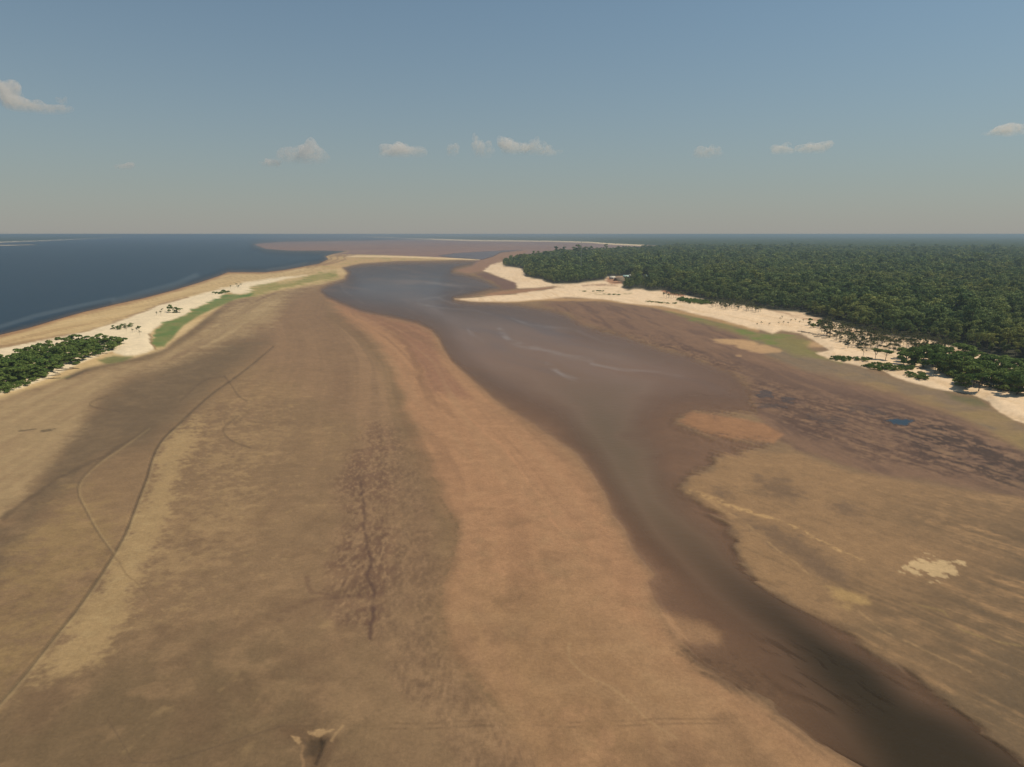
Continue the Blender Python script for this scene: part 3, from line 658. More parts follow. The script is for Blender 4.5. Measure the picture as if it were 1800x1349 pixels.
def leaf_material(name, dark, light, patch=None):
    m, nt, bs = material(name)
    oi = node(nt, 'ShaderNodeObjectInfo'); geo = node(nt, 'ShaderNodeNewGeometry')
    nz = node(nt, 'ShaderNodeTexNoise', Scale=0.012, Detail=3.0)
    nt.links.new(geo.outputs['Position'], nz.inputs['Vector'])
    nl = node(nt, 'ShaderNodeTexNoise', Scale=0.45, Detail=2.0)
    nt.links.new(geo.outputs['Position'], nl.inputs['Vector'])
    a = node(nt, 'ShaderNodeMath', _operation='MULTIPLY_ADD'); a.inputs[1].default_value = 0.75; a.inputs[2].default_value = -0.25
    nt.links.new(oi.outputs['Random'], a.inputs[0])
    b = node(nt, 'ShaderNodeMath', _operation='ADD'); nt.links.new(a.outputs[0], b.inputs[0]); nt.links.new(nl.outputs['Fac'], b.inputs[1])
    c = node(nt, 'ShaderNodeMath', _operation='MULTIPLY'); c.inputs[1].default_value = 0.8; nt.links.new(b.outputs[0], c.inputs[0])
    cr = nt.nodes.new('ShaderNodeValToRGB'); e = cr.color_ramp.elements
    e[0].position = 0.05; e[0].color = (*dark, 1); e[1].position = 0.85; e[1].color = (*light, 1)
    nt.links.new(c.outputs[0], cr.inputs[0])
    out = cr.outputs[0]
    if patch:
        mr = node(nt, 'ShaderNodeMapRange', From__Min=0.42, From__Max=0.66); nt.links.new(nz.outputs['Fac'], mr.inputs[0])
        mm = nt.nodes.new('ShaderNodeMix'); mm.data_type = 'RGBA'; mm.blend_type = 'MULTIPLY'
        nt.links.new(mr.outputs[0], mm.inputs[0]); nt.links.new(out, mm.inputs[6]); mm.inputs[7].default_value = (*patch, 1)
        out = mm.outputs[2]
    nt.links.new(out, bs.inputs['Base Color'])
    bs.inputs['Roughness'].default_value = 0.7; bs.inputs['Specular IOR Level'].default_value = 0.08
    tl = node(nt, 'ShaderNodeBsdfTranslucent'); mx = node(nt, 'ShaderNodeMixShader'); mx.inputs[0].default_value = 0.22
    nt.links.new(out, tl.inputs['Color']); nt.links.new(bs.outputs[0], mx.inputs[1]); nt.links.new(tl.outputs[0], mx.inputs[2])
    nt.links.new(mx.outputs[0], nt.nodes['Material Output'].inputs['Surface'])
    return m

LEAF_FOREST = leaf_material('forest_leaves', (0.034, 0.082, 0.026), (0.265, 0.315, 0.100), (1.4, 1.15, 1.0))
LEAF_SCRUB = leaf_material('scrub_leaves', (0.078, 0.140, 0.030), (0.215, 0.270, 0.066))
LEAF_DRY = leaf_material('dry_leaves', (0.055, 0.070, 0.026), (0.13, 0.14, 0.055))

def plain(name, colour, rough=0.85, scale=2.0, amount=0.25):
    m, nt, bs = material(name)
    g = node(nt, 'ShaderNodeTexCoord'); nz = node(nt, 'ShaderNodeTexNoise', Scale=scale, Detail=4.0)
    nt.links.new(g.outputs['Object'], nz.inputs['Vector'])
    mr = node(nt, 'ShaderNodeMapRange', From__Min=0.25, From__Max=0.75, To__Min=1 - amount, To__Max=1 + amount)
    nt.links.new(nz.outputs['Fac'], mr.inputs[0])
    vm = node(nt, 'ShaderNodeVectorMath', _operation='SCALE'); vm.inputs[0].default_value = colour
    nt.links.new(mr.outputs[0], vm.inputs['Scale']); nt.links.new(vm.outputs[0], bs.inputs['Base Color'])
    bs.inputs['Roughness'].default_value = rough
    return m
BARK = plain('bark', (0.11, 0.085, 0.06))
DEADWOOD = plain('dead_wood', (0.13, 0.105, 0.08))

# ------------------------------------------------------------------ the ground: one sheet, finer where it is seen larger
DENSE = np.radians(np.arange(-44, 44.001, 0.1))
az = np.concatenate([np.radians(np.arange(-180, -70, 6)), np.radians(np.arange(-70, -44, 0.5)), DENSE, np.radians(np.arange(44.5, 70.01, 0.5)), np.radians(np.arange(76, 180, 6))])
az = np.unique(np.round(az, 7))
vv = np.concatenate([np.arange(412.2, 416, 0.5), np.arange(416, 440, 0.8), np.arange(440, 560, 1.2), np.arange(560, 1400, 1.75), np.arange(1400, 2000, 30)])
rad = []
for q in vv:
    gx, gy = ground_at(900.0, q)
    rad.append(gy)
rad = np.array(sorted([6.0, 15.0, 25.0] + [r for r in rad if r > 30] + [75000.0]))
A, R = np.meshgrid(az, rad)
gx, gy = (np.sin(A) * R).ravel(), (np.cos(A) * R).ravel()
gd = np.hypot(np.hypot(gx, gy), CAM_H)
u0, v0 = project(gx, gy, 0.0)
gz = height(gx, gy, u0, v0, gd)
u1, v1 = project(gx, gy, gz)
soil, wet = paint(gx, gy, u1, v1, gd)
na, nr = len(az), len(rad)
I = np.arange(na * nr).reshape(nr, na)
nxt = np.roll(I, -1, axis=1)
faces = np.stack([I[:-1], nxt[:-1], nxt[1:], I[1:]], -1).reshape(-1, 4)[:, ::-1]
me = mesh_np('ground', np.stack([gx, gy, gz], -1), faces, [mat_ground], smooth=True)
a = me.color_attributes.new('soil', 'FLOAT_COLOR', 'POINT')
a.data.foreach_set('color', np.concatenate([soil, np.ones((len(soil), 1), np.float32)], 1).ravel())
a = me.attributes.new('wet', 'FLOAT', 'POINT'); a.data.foreach_set('value', wet)
tag(add('ground', me), 'wide sheet of dry river bed, mud flat and sand', kind='structure')

# ------------------------------------------------------------------ the water: flat sheets over the bed
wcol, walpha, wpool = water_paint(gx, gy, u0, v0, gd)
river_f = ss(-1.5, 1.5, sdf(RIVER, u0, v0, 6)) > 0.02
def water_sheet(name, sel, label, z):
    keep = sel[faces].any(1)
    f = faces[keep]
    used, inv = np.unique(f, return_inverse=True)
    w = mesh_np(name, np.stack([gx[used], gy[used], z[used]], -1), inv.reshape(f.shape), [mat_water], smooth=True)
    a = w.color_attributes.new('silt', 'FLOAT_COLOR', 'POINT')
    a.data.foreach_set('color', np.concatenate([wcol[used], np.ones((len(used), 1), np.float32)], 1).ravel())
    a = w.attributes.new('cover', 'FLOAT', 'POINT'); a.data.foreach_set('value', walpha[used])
    return tag(add(name, w), label, kind='structure')
zero = np.zeros_like(gx)
water_sheet('river', river_f & (walpha > 0.01), 'broad dark blue river along the sandbar', zero)
water_sheet('lagoon', (~river_f) & (walpha > 0.01) & (wpool < 0.02), 'brown lagoon narrowing to a dark channel between the mud flats', zero)
water_sheet('puddle', wpool > 0.01, 'small still pools left on the wet mud flat', gz + 0.03)

def ground_z(x, y):
    x, y = np.atleast_1d(np.asarray(x, float)), np.atleast_1d(np.asarray(y, float))
    u, v = project(x, y)
    return height(x, y, u, v, np.hypot(np.hypot(x, y), CAM_H))

def spot(u, v, z=1.5):
    x, y = ground_at(u, v, z)
    return float(x), float(y), float(ground_z(x, y)[0])

# ------------------------------------------------------------------ tree builders
def tube(points, radii, sides=6):
    P = np.asarray(points, float); V = []; Fc = []
    for i, p in enumerate(P):
        t = P[min(i + 1, len(P) - 1)] - P[max(i - 1, 0)]
        t /= np.linalg.norm(t) + 1e-9
        a = np.cross(t, (0.31, 0.95, 0.1)); a /= np.linalg.norm(a) + 1e-9
        b = np.cross(t, a)
        for k in range(sides):
            w = k / sides * math.tau
            V.append(p + radii[i] * (a * math.cos(w) + b * math.sin(w)))
    for i in range(len(P) - 1):
        for k in range(sides):
            Fc.append((i * sides + k, i * sides + (k + 1) % sides, (i + 1) * sides + (k + 1) % sides, (i + 1) * sides + k))
    return np.array(V), np.array(Fc)

def join(parts):
    V, Fc, off = [], [], 0
    for v, f in parts:
        V.append(v); Fc.append(f + off); off += len(v)
    return np.concatenate(V), np.concatenate(Fc)

def leaf_cards(centres, normals, size, r):
    n = len(centres)
    nn = normals + r.normal(0, 0.55, (n, 3)); nn /= np.linalg.norm(nn, axis=1, keepdims=True)
    a = np.cross(nn, r.normal(0, 1, (n, 3))); a /= np.linalg.norm(a, axis=1, keepdims=True)
    b = np.cross(nn, a)
    s = size * r.uniform(0.6, 1.3, (n, 1))
    asp = r.uniform(0.55, 1.0, (n, 1))
    q = np.stack([centres - a * s, centres - b * s * asp + nn * s * 0.18, centres + a * s * 0.9, centres + b * s * asp * 0.8 - nn * s * 0.12], 1)
    return q.reshape(-1, 3), np.arange(n * 4).reshape(n, 4)

def crown_points(lobes, n, r, low=-0.35):
    """points on and inside the skin of several lobes (cx, cy, cz, rx, rz)"""
    w = np.array([l[3] ** 1.6 * l[4] ** 0.5 for l in lobes]); w /= w.sum()
    pick = r.choice(len(lobes), n, p=w)
    L = np.array(lobes)[pick]
    d = r.normal(0, 1, (n, 3)); d /= np.linalg.norm(d, axis=1, keepdims=True)
    flip = d[:, 2] < low
    d[flip, 2] *= -1
    k = r.uniform(0.62, 1.03, (n, 1))
    p = L[:, :3] + d * k * np.stack([L[:, 3], L[:, 3], L[:, 4]], -1)
    nrm = d / np.stack([L[:, 3], L[:, 3], L[:, 4]], -1); nrm /= np.linalg.norm(nrm, axis=1, keepdims=True)
    return p, nrm

def forest_tree(seed, height_, spread, n, leaf):
    r = np.random.default_rng(seed)
    lobes = []
    for k in range(r.integers(7, 12)):
        a = r.uniform(0, math.tau); q = spread * math.sqrt(r.uniform(0, 1)) * 0.68
        lobes.append((math.cos(a) * q, math.sin(a) * q, height_ * r.uniform(0.52, 0.86) - q * 0.25, spread * r.uniform(0.30, 0.5), spread * r.uniform(0.22, 0.36)))
    for k in range(3):
        a = r.uniform(0, math.tau); q = spread * 0.5
        lobes.append((math.cos(a) * q, math.sin(a) * q, height_ * r.uniform(0.3, 0.48), spread * 0.42, spread * 0.3))
    p, nrm = crown_points(lobes, n, r)
    crown = leaf_cards(p, nrm, leaf, r)
    parts = [tube([(0, 0, -0.6), (0.1, 0, height_ * 0.3), (r.uniform(-.5, .5), r.uniform(-.5, .5), height_ * 0.62)], [0.42, 0.3, 0.16])]
    for l in lobes[:5]:
        parts.append(tube([(0.05, 0, height_ * 0.38), (l[0] * 0.55, l[1] * 0.55, (height_ * 0.42 + l[2]) / 2), l[:3]], [0.17, 0.11, 0.04], 4))
    return crown, join(parts)

def scrub_tree(seed, height_, spread, n, leaf, umbrella):
    r = np.random.default_rng(seed)
    lobes = []; base = 0.55 if umbrella else 0.14
    for k in range(9):
        a = r.uniform(0, math.tau); q = spread * math.sqrt(r.uniform(0, 1)) * 0.75
        hz = height_ * (r.uniform(0.68, 0.9) if umbrella else r.uniform(base, 0.84)) - q * (0.1 if umbrella else 0.22)
        lobes.append((math.cos(a) * q, math.sin(a) * q, hz, spread * r.uniform(0.26, 0.44), spread * (r.uniform(0.12, 0.2) if umbrella else r.uniform(0.22, 0.34))))
    p, nrm = crown_points(lobes, n, r, -0.2)
    crown = leaf_cards(p, nrm, leaf, r)
    lean = r.uniform(-0.5, 0.5, 2)
    fork = np.array([lean[0], lean[1], height_ * base * 0.7])
    parts = [tube([(0, 0, -0.4), fork * [0.4, 0.4, 0.5], fork], [0.20, 0.16, 0.13])]
    for l in lobes[:6]:
        parts.append(tube([fork, (fork + np.array(l[:3])) / 2 + [0, 0, -0.2], l[:3]], [0.1, 0.07, 0.03], 4))
    return crown, join(parts)

def sapling(seed, height_, n):
    r = np.random.default_rng(seed)
    top = np.array([r.uniform(-.4, .4), r.uniform(-.4, .4), height_])
    parts = [tube([(0, 0, -0.3), top * 0.5 + r.uniform(-.12, .12, 3), top], [0.11, 0.08, 0.04], 5)]
    tips = [top]
    for k in range(6):
        b = top * r.uniform(0.35, 0.85); a = r.uniform(0, math.tau); L = height_ * r.uniform(0.18, 0.36)
        t = b + np.array([math.cos(a) * L, math.sin(a) * L, L * r.uniform(0.4, 1.1)])
        parts.append(tube([b, (b + t) / 2 + [0, 0, 0.08], t], [0.05, 0.04, 0.02], 4)); tips.append(t)
    tips = np.array(tips)
    c = tips[r.integers(0, len(tips), n)] + r.normal(0, 0.3, (n, 3)) * [1, 1, 0.7]
    nrm = r.normal(0, 1, (n, 3)); nrm[:, 2] = np.abs(nrm[:, 2])
    return leaf_cards(c, nrm, 0.30, r), join(parts)

def low_bush(seed, height_, spread, n, leaf):
    r = np.random.default_rng(seed)
    lobes = []
    for k in range(7):
        a = r.uniform(0, math.tau); q = spread * math.sqrt(r.uniform(0, 1)) * 0.7
        lobes.append((math.cos(a) * q, math.sin(a) * q, height_ * r.uniform(0.25, 0.6), spread * r.uniform(0.28, 0.45), height_ * r.uniform(0.3, 0.45)))
    p, nrm = crown_points(lobes, n, r, -0.1)
    p[:, 2] = np.maximum(p[:, 2], 0.05)
    parts = []
    for l in lobes[:5]:
        parts.append(tube([(l[0] * .2, l[1] * .2, -0.2), (l[0] * .6, l[1] * .6, l[2] * .6), l[:3]], [0.06, 0.045, 0.02], 4))
    return leaf_cards(p, nrm, leaf, r), join(parts)

def pair(kind, built, leaf_mat, wood=BARK):
    c, t = built
    return (mesh_np(kind + '_crown', *c, [leaf_mat]), mesh_np(kind + '_trunk', *t, [wood], smooth=True))

FOREST_KINDS = [pair('forest', forest_tree(100 + i, h, s, 900, 0.62), LEAF_FOREST) for i, (h, s) in enumerate([(19, 6.2), (22, 6.8), (16, 5.4), (24, 6.0), (18, 7.2), (14, 4.6)])]
SCRUB_KINDS = [pair('scrub', scrub_tree(200 + i, h, s, 1100, 0.44, um), LEAF_SCRUB) for i, (h, s, um) in enumerate([(8.5, 3.8, False), (7.2, 3.6, False), (9.5, 4.2, False), (7.5, 4.4, True), (6.6, 4.0, True)])]
SAPLING_KINDS = [pair('sapling', sapling(300 + i, h, 80), LEAF_DRY, DEADWOOD) for i, h in enumerate([4.2, 5.2, 3.4, 4.8])]
BUSH_KINDS = [pair('bush', low_bush(400 + i, h, s, 420, 0.34), LEAF_SCRUB) for i, (h, s) in enumerate([(2.6, 3.2), (2.0, 2.6), (3.2, 3.4)])]

DRY_BUSH_KINDS = [pair('dry_bush', low_bush(450 + i, h, s, 240, 0.32), LEAF_DRY, DEADWOOD) for i, (h, s) in enumerate([(1.8, 2.6), (1.3, 2.2)])]

def plant(name, kind, x, y, z, s, rz, label, category, group, stem='trunk'):
    root = add(name, None, loc=(x, y, z), rz=rz, scale=(s[0], s[0], s[1]))
    root.empty_display_size = 0.5
    add(stem, kind[1], root); add('crown', kind[0], root)
    return tag(root, label, category, group)

# ------------------------------------------------------------------ the rainforest
def inside(poly, u, v):
    return sdf(poly, u, v, 5) > 0

def scatter(d0, d1, step, seed):
    r = np.random.default_rng(seed)
    xs = np.arange(-200, d1, step); ys = np.arange(300, d1, step)
    X, Y = np.meshgrid(xs, ys); X = X.ravel() + r.uniform(-.42, .42, X.size) * step; Y = Y.ravel() + r.uniform(-.42, .42, Y.size) * step
    d = np.hypot(X, Y); k = (d >= d0) & (d < d1) & (np.arctan2(X, Y) < math.radians(47)); X, Y = X[k], Y[k]
    u, v = project(X, Y)
    k = inside(FOREST, u, v) & (u < 2300)
    return X[k], Y[k]

fx1, fy1 = scatter(300, 1500, 6.3, 1)
fx2, fy2 = scatter(1500, 3900, 8.6, 2)
fx, fy = np.concatenate([fx1, fx2]), np.concatenate([fy1, fy2])
fz = ground_z(fx, fy)
fd = np.hypot(fx, fy)
fu, fv = project(fx, fy, fz + 8)
stand = fbm(fx, fy, 160, 3, 91)
fs = (0.5 + 0.62 * rng.beta(2.2, 2.6, len(fx))) * (1 + 0.2 * stand)
edge = sdf(FOREST_EDGE + [(4200, 860), (4200, 300), (885, 300)], *project(fx, fy), 60)
fs = fs * (0.62 + 0.38 * ss(1.0, 14.0, edge))
fs = np.where(fd > 1500, fs * 1.18, fs)
for hu, hv_ in ((1076, 489), (1089, 495), (1100, 489), (1110, 488), (1134, 490.5)):
    bu, bv = project(fx, fy)
    near_house = (np.abs(bu - hu) < 9) & (bv > hv_ - 3) & (bv < hv_ + 18)
    fs = np.where(near_house, np.where(bv < hv_ + 5, 0.03, fs * 0.5), fs)
emergent = rng.random(len(fx)) < 0.022
fs = np.where(emergent, fs * 1.4, fs)
frot = rng.uniform(0, math.tau, len(fx)); fk = rng.integers(0, len(FOREST_KINDS), len(fx))

in_frame = (fu > -5) & (fu < 1805) & (fv > 380) & (fv < 1349)
order = np.argsort(np.where(in_frame, fd - 6.0 * np.clip(20 - edge, 0, 20), 1e9))
single = np.zeros(len(fx), bool); single[order[:290]] = True
for i in np.nonzero(single)[0]:
    row = 'in the front row' if edge[i] < 7 else ('in the second row' if edge[i] < 14 else 'behind the front rows')
    where = ('at the right edge' if fu[i] > 1740 else 'above the beach scrub clump' if fu[i] > 1640 else 'behind the right sapling belt' if fu[i] > 1560
             else 'behind the left sapling belt' if fu[i] > 1480 else 'behind the small grove' if fu[i] > 1400 else 'along the open beach')
    lab = 'tall forest tree ' + row + ' ' + where
    grp = 'forest trees ' + where + ', ' + row
    plant('rainforest_tree', FOREST_KINDS[fk[i]], fx[i], fy[i], fz[i], (fs[i], fs[i]), frot[i], lab, 'tree', grp)

proto = bpy.data.collections.new('forest_kinds')
for i, (h, s) in enumerate([(19, 6.2), (22, 6.8), (16, 5.4), (24, 6.0), (18, 7.2), (14, 4.6)]):
    for far in (0, 1):
        (cv, cf), (tv, tf) = forest_tree(100 + i, h, s, 520 if not far else 190, 0.8 if not far else 1.3)
        v, f = join([(cv, cf), (tv, tf)])
        mi = np.concatenate([np.zeros(len(cf)), np.ones(len(tf))])
        proto.objects.link(bpy.data.objects.new('kind_%d_%02d' % (far, i), mesh_np('kind', v, f, [LEAF_FOREST, BARK], mat_index=mi)))

def instanced(name, x, y, z, s, rot, idx, label):
    me = bpy.data.meshes.new(name)
    me.vertices.add(len(x)); me.vertices.foreach_set('co', np.stack([x, y, z], -1).astype(np.float32).ravel())
    a = me.attributes.new('size', 'FLOAT', 'POINT'); a.data.foreach_set('value', s.astype(np.float32))
    a = me.attributes.new('turn', 'FLOAT_VECTOR', 'POINT'); a.data.foreach_set('vector', np.stack([0 * rot, 0 * rot, rot], -1).astype(np.float32).ravel())
    a = me.attributes.new('kind', 'INT', 'POINT'); a.data.foreach_set('value', idx.astype(np.int32))
    o = add(name, me)
    g = bpy.data.node_groups.new(name, 'GeometryNodeTree')
    g.interface.new_socket('Geometry', in_out='INPUT', socket_type='NodeSocketGeometry')
    g.interface.new_socket('Geometry', in_out='OUTPUT', socket_type='NodeSocketGeometry')
    gi, go = g.nodes.new('NodeGroupInput'), g.nodes.new('NodeGroupOutput')
    ci = g.nodes.new('GeometryNodeCollectionInfo'); ci.inputs['Collection'].default_value = proto
    ci.inputs['Separate Children'].default_value = True; ci.inputs['Reset Children'].default_value = True
    ip = g.nodes.new('GeometryNodeInstanceOnPoints'); ip.inputs['Pick Instance'].default_value = True
    def named(nm, t):
        n = g.nodes.new('GeometryNodeInputNamedAttribute'); n.data_type = t; n.inputs['Name'].default_value = nm
        return n.outputs[0]
    g.links.new(gi.outputs[0], ip.inputs['Points']); g.links.new(ci.outputs[0], ip.inputs['Instance'])
    g.links.new(named('kind', 'INT'), ip.inputs['Instance Index'])
    g.links.new(named('turn', 'FLOAT_VECTOR'), ip.inputs['Rotation'])
    g.links.new(named('size', 'FLOAT'), ip.inputs['Scale'])
    g.links.new(ip.outputs[0], go.inputs[0])
    md = o.modifiers.new('trees', 'NODES'); md.node_group = g
    return tag(o, label, kind='stuff')

m = ~single
instanced('forest', fx[m], fy[m], fz[m], fs[m], frot[m], fk[m] + np.where(fd[m] > 1300, 6, 0), 'unbroken green rainforest reaching from the beach towards the horizon')

# far canopy, one bumpy mass
far_v = np.concatenate([np.arange(404, 412.0, 4), np.arange(412.2, 416, 0.4), np.arange(416, 442, 0.5)])
far_r = np.array(sorted([ground_at(900.0, q)[1] for q in far_v if q > 411.5] + [74000.0]))
far_a = np.radians(np.arange(-48, 48.01, 0.12))
A2, R2 = np.meshgrid(far_a, far_r)
R2 = R2 * (1 + 0.004 * rng.uniform(-1, 1, R2.shape))
cx, cy = (np.sin(A2) * R2).ravel(), (np.cos(A2) * R2).ravel()
cu, cv = project(cx, cy)
cm = np.maximum.reduce([np.where(np.hypot(cx, cy) > 3600, ss(0, 1, sdf(FOREST, cu, cv, 4)), 0), ss(0, 0.6, sdf(FAR_FOREST, cu, cv, 3)), ss(0, 0.5, sdf(FAR_SHORE, cu, cv, 3))])
cz = cm * (17 + 4 * fbm(cx, cy, 60, 4, 95) + rng.uniform(-3, 3, cx.shape)) + 0.5
J = np.arange(len(cx)).reshape(len(far_r), len(far_a))
ff = np.stack([J[:-1, :-1], J[1:, :-1], J[1:, 1:], J[:-1, 1:]], -1).reshape(-1, 4)[:, ::-1]
ff = ff[(cm[ff] > 0.02).any(1)]
used, inv = np.unique(ff, return_inverse=True)
mat_far, nt, bs = material('far_canopy')
geo = node(nt, 'ShaderNodeNewGeometry'); nz = node(nt, 'ShaderNodeTexNoise', Scale=0.05, Detail=4.0, Roughness=0.7); nt.links.new(geo.outputs['Position'], nz.inputs['Vector'])
cr = nt.nodes.new('ShaderNodeValToRGB'); e = cr.color_ramp.elements
e[0].position = 0.3; e[0].color = (0.030, 0.045, 0.014, 1); e[1].position = 0.72; e[1].color = (0.085, 0.100, 0.036, 1)
nt.links.new(nz.outputs['Fac'], cr.inputs[0]); nt.links.new(cr.outputs[0], bs.inputs['Base Color']); bs.inputs['Roughness'].default_value = 1.0; bs.inputs['Specular IOR Level'].default_value = 0.0
bmp = node(nt, 'ShaderNodeBump', Strength=1.0, Distance=6.0); nt.links.new(nz.outputs['Fac'], bmp.inputs['Height']); nt.links.new(bmp.outputs[0], bs.inputs['Normal'])
tag(add('far_forest', mesh_np('far_forest', np.stack([cx, cy, cz], -1)[used], inv.reshape(ff.shape), [mat_far])), 'distant forest canopy fading into the haze at the horizon', kind='stuff')

# ------------------------------------------------------------------ scrub on the left sandbar
def fill(poly, n, gap, seed, z=1.5):
    r = np.random.default_rng(seed); P = np.array(poly); out = []
    lo, hi = P.min(0), P.max(0); tries = 0
    g0 = [ground_at(*p, z) for p in poly]
    bx = (min(p[0] for p in g0), max(p[0] for p in g0)); by = (min(p[1] for p in g0), max(p[1] for p in g0))
    while len(out) < n and tries < n * 60:
        tries += 1
        x, y = r.uniform(*bx), r.uniform(*by)
        u, v = project(np.array([x]), np.array([y]), z)
        if not inside(poly, u, v)[0]:
            continue
        if any((x - a) ** 2 + (y - b) ** 2 < gap * gap for a, b in out):
            continue
        out.append((x, y))
    return [(x, y, float(ground_z(x, y)[0])) for x, y in out]

r = random.Random(3)
def side(x, y, cuts, words):
    u = float(project(np.array([x]), np.array([y]), 1.5)[0][0])
    return words[sum(u > c for c in cuts)]
CLUMP = [(-60, 660), (0, 641), (60, 624), (110, 612), (170, 604), (215, 605), (205, 613), (172, 623), (140, 637), (112, 641), (85, 655), (60, 668), (0, 682), (-60, 700)]
def thicket_label(x, y):
    u, v = project(np.array([x]), np.array([y]), 1.5); u, v = float(u[0]), float(v[0])
    part = 'at the cut-off left end' if u < 55 else 'in the middle' if u < 130 else 'at the tapering right end'
    mid = np.interp(u, [-60, 0, 110, 215], [680, 661, 626, 609])
    side = 'river side' if v < mid else 'mud side'
    return ('bushy green tree ' + part + ' of the sandbar thicket, on its ' + side, 'tree', 'sandbar thicket ' + part + ', ' + side)
for (x, y, z) in fill(CLUMP, 150, 3.1, 5):
    s = r.uniform(0.95, 1.4)
    plant('scrub_tree', r.choice(SCRUB_KINDS[:3]), x, y, z, (s, s * r.uniform(0.6, 0.9)), r.uniform(0, 6.28), *thicket_label(x, y))
for (x, y, z) in fill([(-60, 712), (-60, 680), (0, 668), (50, 655), (80, 652), (78, 663), (40, 677), (0, 690)], 60, 2.2, 6):
    s = r.uniform(0.8, 1.2)
    plant('bush', r.choice(BUSH_KINDS), x, y, z, (s, s * 0.8), r.uniform(0, 6.28), 'low bright green bush at the foot of the left thicket, ' + side(x, y, (10, 45), ('at the picture edge', 'in the middle', 'at its right end')), 'bush', 'bushes at the foot of the thicket ' + side(x, y, (10, 45), ('edge', 'middle', 'right end')), 'stem')
def one(u, v, name, kind, s, label, category, group=None, sz=None):
    x, y, z = spot(u, v)
    return plant(name, kind, x, y, z, (s, sz or s), r.uniform(0, 6.28), label, category, group, 'trunk' if 'bush' not in name else 'stem')
for i, (u, v) in enumerate([(199, 580), (206, 579), (213, 578), (220, 577.5), (226, 577), (231, 576), (210, 581)]):
    one(u, v, 'scrub_tree', SCRUB_KINDS[i % 3], 0.55, 'small shrubby tree in the short row behind the thicket on bare sand', 'tree', 'short row of shrubs behind the thicket', 0.45)
one(245, 579.5, 'scrub_tree', SCRUB_KINDS[1], 0.5, 'single round shrub at the end of the short row on the sandbar', 'tree')
for i, (u, v) in enumerate([(240, 584), (246, 590), (233, 585), (222, 584)]):
    one(u, v, 'sapling', SAPLING_KINDS[i % 4], 0.7, 'thin sapling on the sand below the short row of shrubs', 'sapling', 'saplings below the short row')
one(298, 550, 'scrub_tree', SCRUB_KINDS[2], 0.95, 'tallest tree of the lone grove in the middle of the sandbar', 'tree', None, 1.0)
one(307, 550, 'scrub_tree', SCRUB_KINDS[0], 1.0, 'broad dark tree in the middle of the lone sandbar grove', 'tree', None, 0.72)
one(315, 549.5, 'scrub_tree', SCRUB_KINDS[4], 0.95, 'flat crowned tree on the right side of the lone sandbar grove', 'tree', None, 0.72)
for i, (u, v) in enumerate([(275, 556), (283, 555), (285, 549)]):
    one(u, v, 'sapling', SAPLING_KINDS[i], 0.85, 'small lone sapling on white sand beside the sandbar grove', 'sapling', 'saplings beside the sandbar grove')
for i, (u, v) in enumerate([(378, 517), (384, 516.5), (390, 516), (396, 515), (401, 513.5), (394, 513)]):
    one(u, v, 'bush', BUSH_KINDS[i % 3], 1.35, 'low dark bush in the patch between grass and rounded sand spit', 'bush', 'dark bush patch on the sandbar', 1.25)
for i, (u, v) in enumerate([(405, 507), (416, 504.5), (420, 505.5), (424, 504), (418, 508)]):
    one(u, v, 'sapling', SAPLING_KINDS[i % 4], 1.0, 'tiny sapling on the rounded pale sand spit', 'sapling', 'saplings on the rounded sand spit')

# ------------------------------------------------------------------ scrub and saplings on the right beach
RCLUMP = [(1568, 632), (1610, 630), (1660, 632), (1705, 640), (1750, 645), (1800, 656), (1900, 690), (1900, 735), (1800, 700), (1760, 694), (1725, 688), (1690, 680), (1668, 668), (1640, 650), (1600, 646), (1570, 642)]
def clump_label(x, y):
    u, v = project(np.array([x]), np.array([y]), 1.5); u, v = float(u[0]), float(v[0])
    part = 'left third' if u < 1645 else 'middle third' if u < 1730 else 'right third'
    side = 'shore side' if v > np.interp(u, [1570, 1650, 1800, 1900], [637, 645, 680, 712]) else 'forest side'
    return ('dark green scrub tree in the ' + part + ' of the beach clump, on its ' + side, 'tree', 'beach scrub clump, ' + part + ', ' + side)
for (x, y, z) in fill(RCLUMP, 95, 4.4, 8):
    s = r.uniform(1.1, 1.75)
    plant('scrub_tree', r.choice(SCRUB_KINDS[:3] + SCRUB_KINDS), x, y, z, (s, s * r.uniform(0.8, 1.05)), r.uniform(0, 6.28), *clump_label(x, y))
one(1538, 633, 'scrub_tree', SCRUB_KINDS[3], 1.0, 'umbrella shaped tree with bare trunk left of the beach scrub clump', 'tree', None, 1.0)
one(1556, 634, 'scrub_tree', SCRUB_KINDS[4], 1.0, 'second umbrella shaped tree, touching the beach scrub clump', 'tree', None, 1.05)
one(1643, 658, 'scrub_tree', SCRUB_KINDS[3], 1.0, 'flat topped tree with a clear trunk on white sand before the clump', 'tree', None, 1.15)
one(1774, 663, 'scrub_tree', SCRUB_KINDS[4], 1.1, 'spreading tree at the far right edge of the sandy clearing', 'tree', None, 1.15)
one(1517, 628, 'sapling', SAPLING_KINDS[1], 1.1, 'lone leafless sapling left of the umbrella shaped tree', 'sapling')
one(1490, 613, 'sapling', SAPLING_KINDS[3], 1.5, 'dark leaning dead tree standing on open sand', 'dead tree')
for (x, y, z) in fill([(1456, 629), (1470, 626.5), (1500, 630), (1530, 633), (1530, 636), (1500, 634), (1470, 632)], 26, 1.6, 9):
    plant('bush', r.choice(BUSH_KINDS), x, y, z, (r.uniform(0.5, 0.7),) * 2, r.uniform(0, 6.28), 'low dark bush in the strip left of the umbrella shaped tree', 'bush', 'low bush strip on the right beach', 'stem')
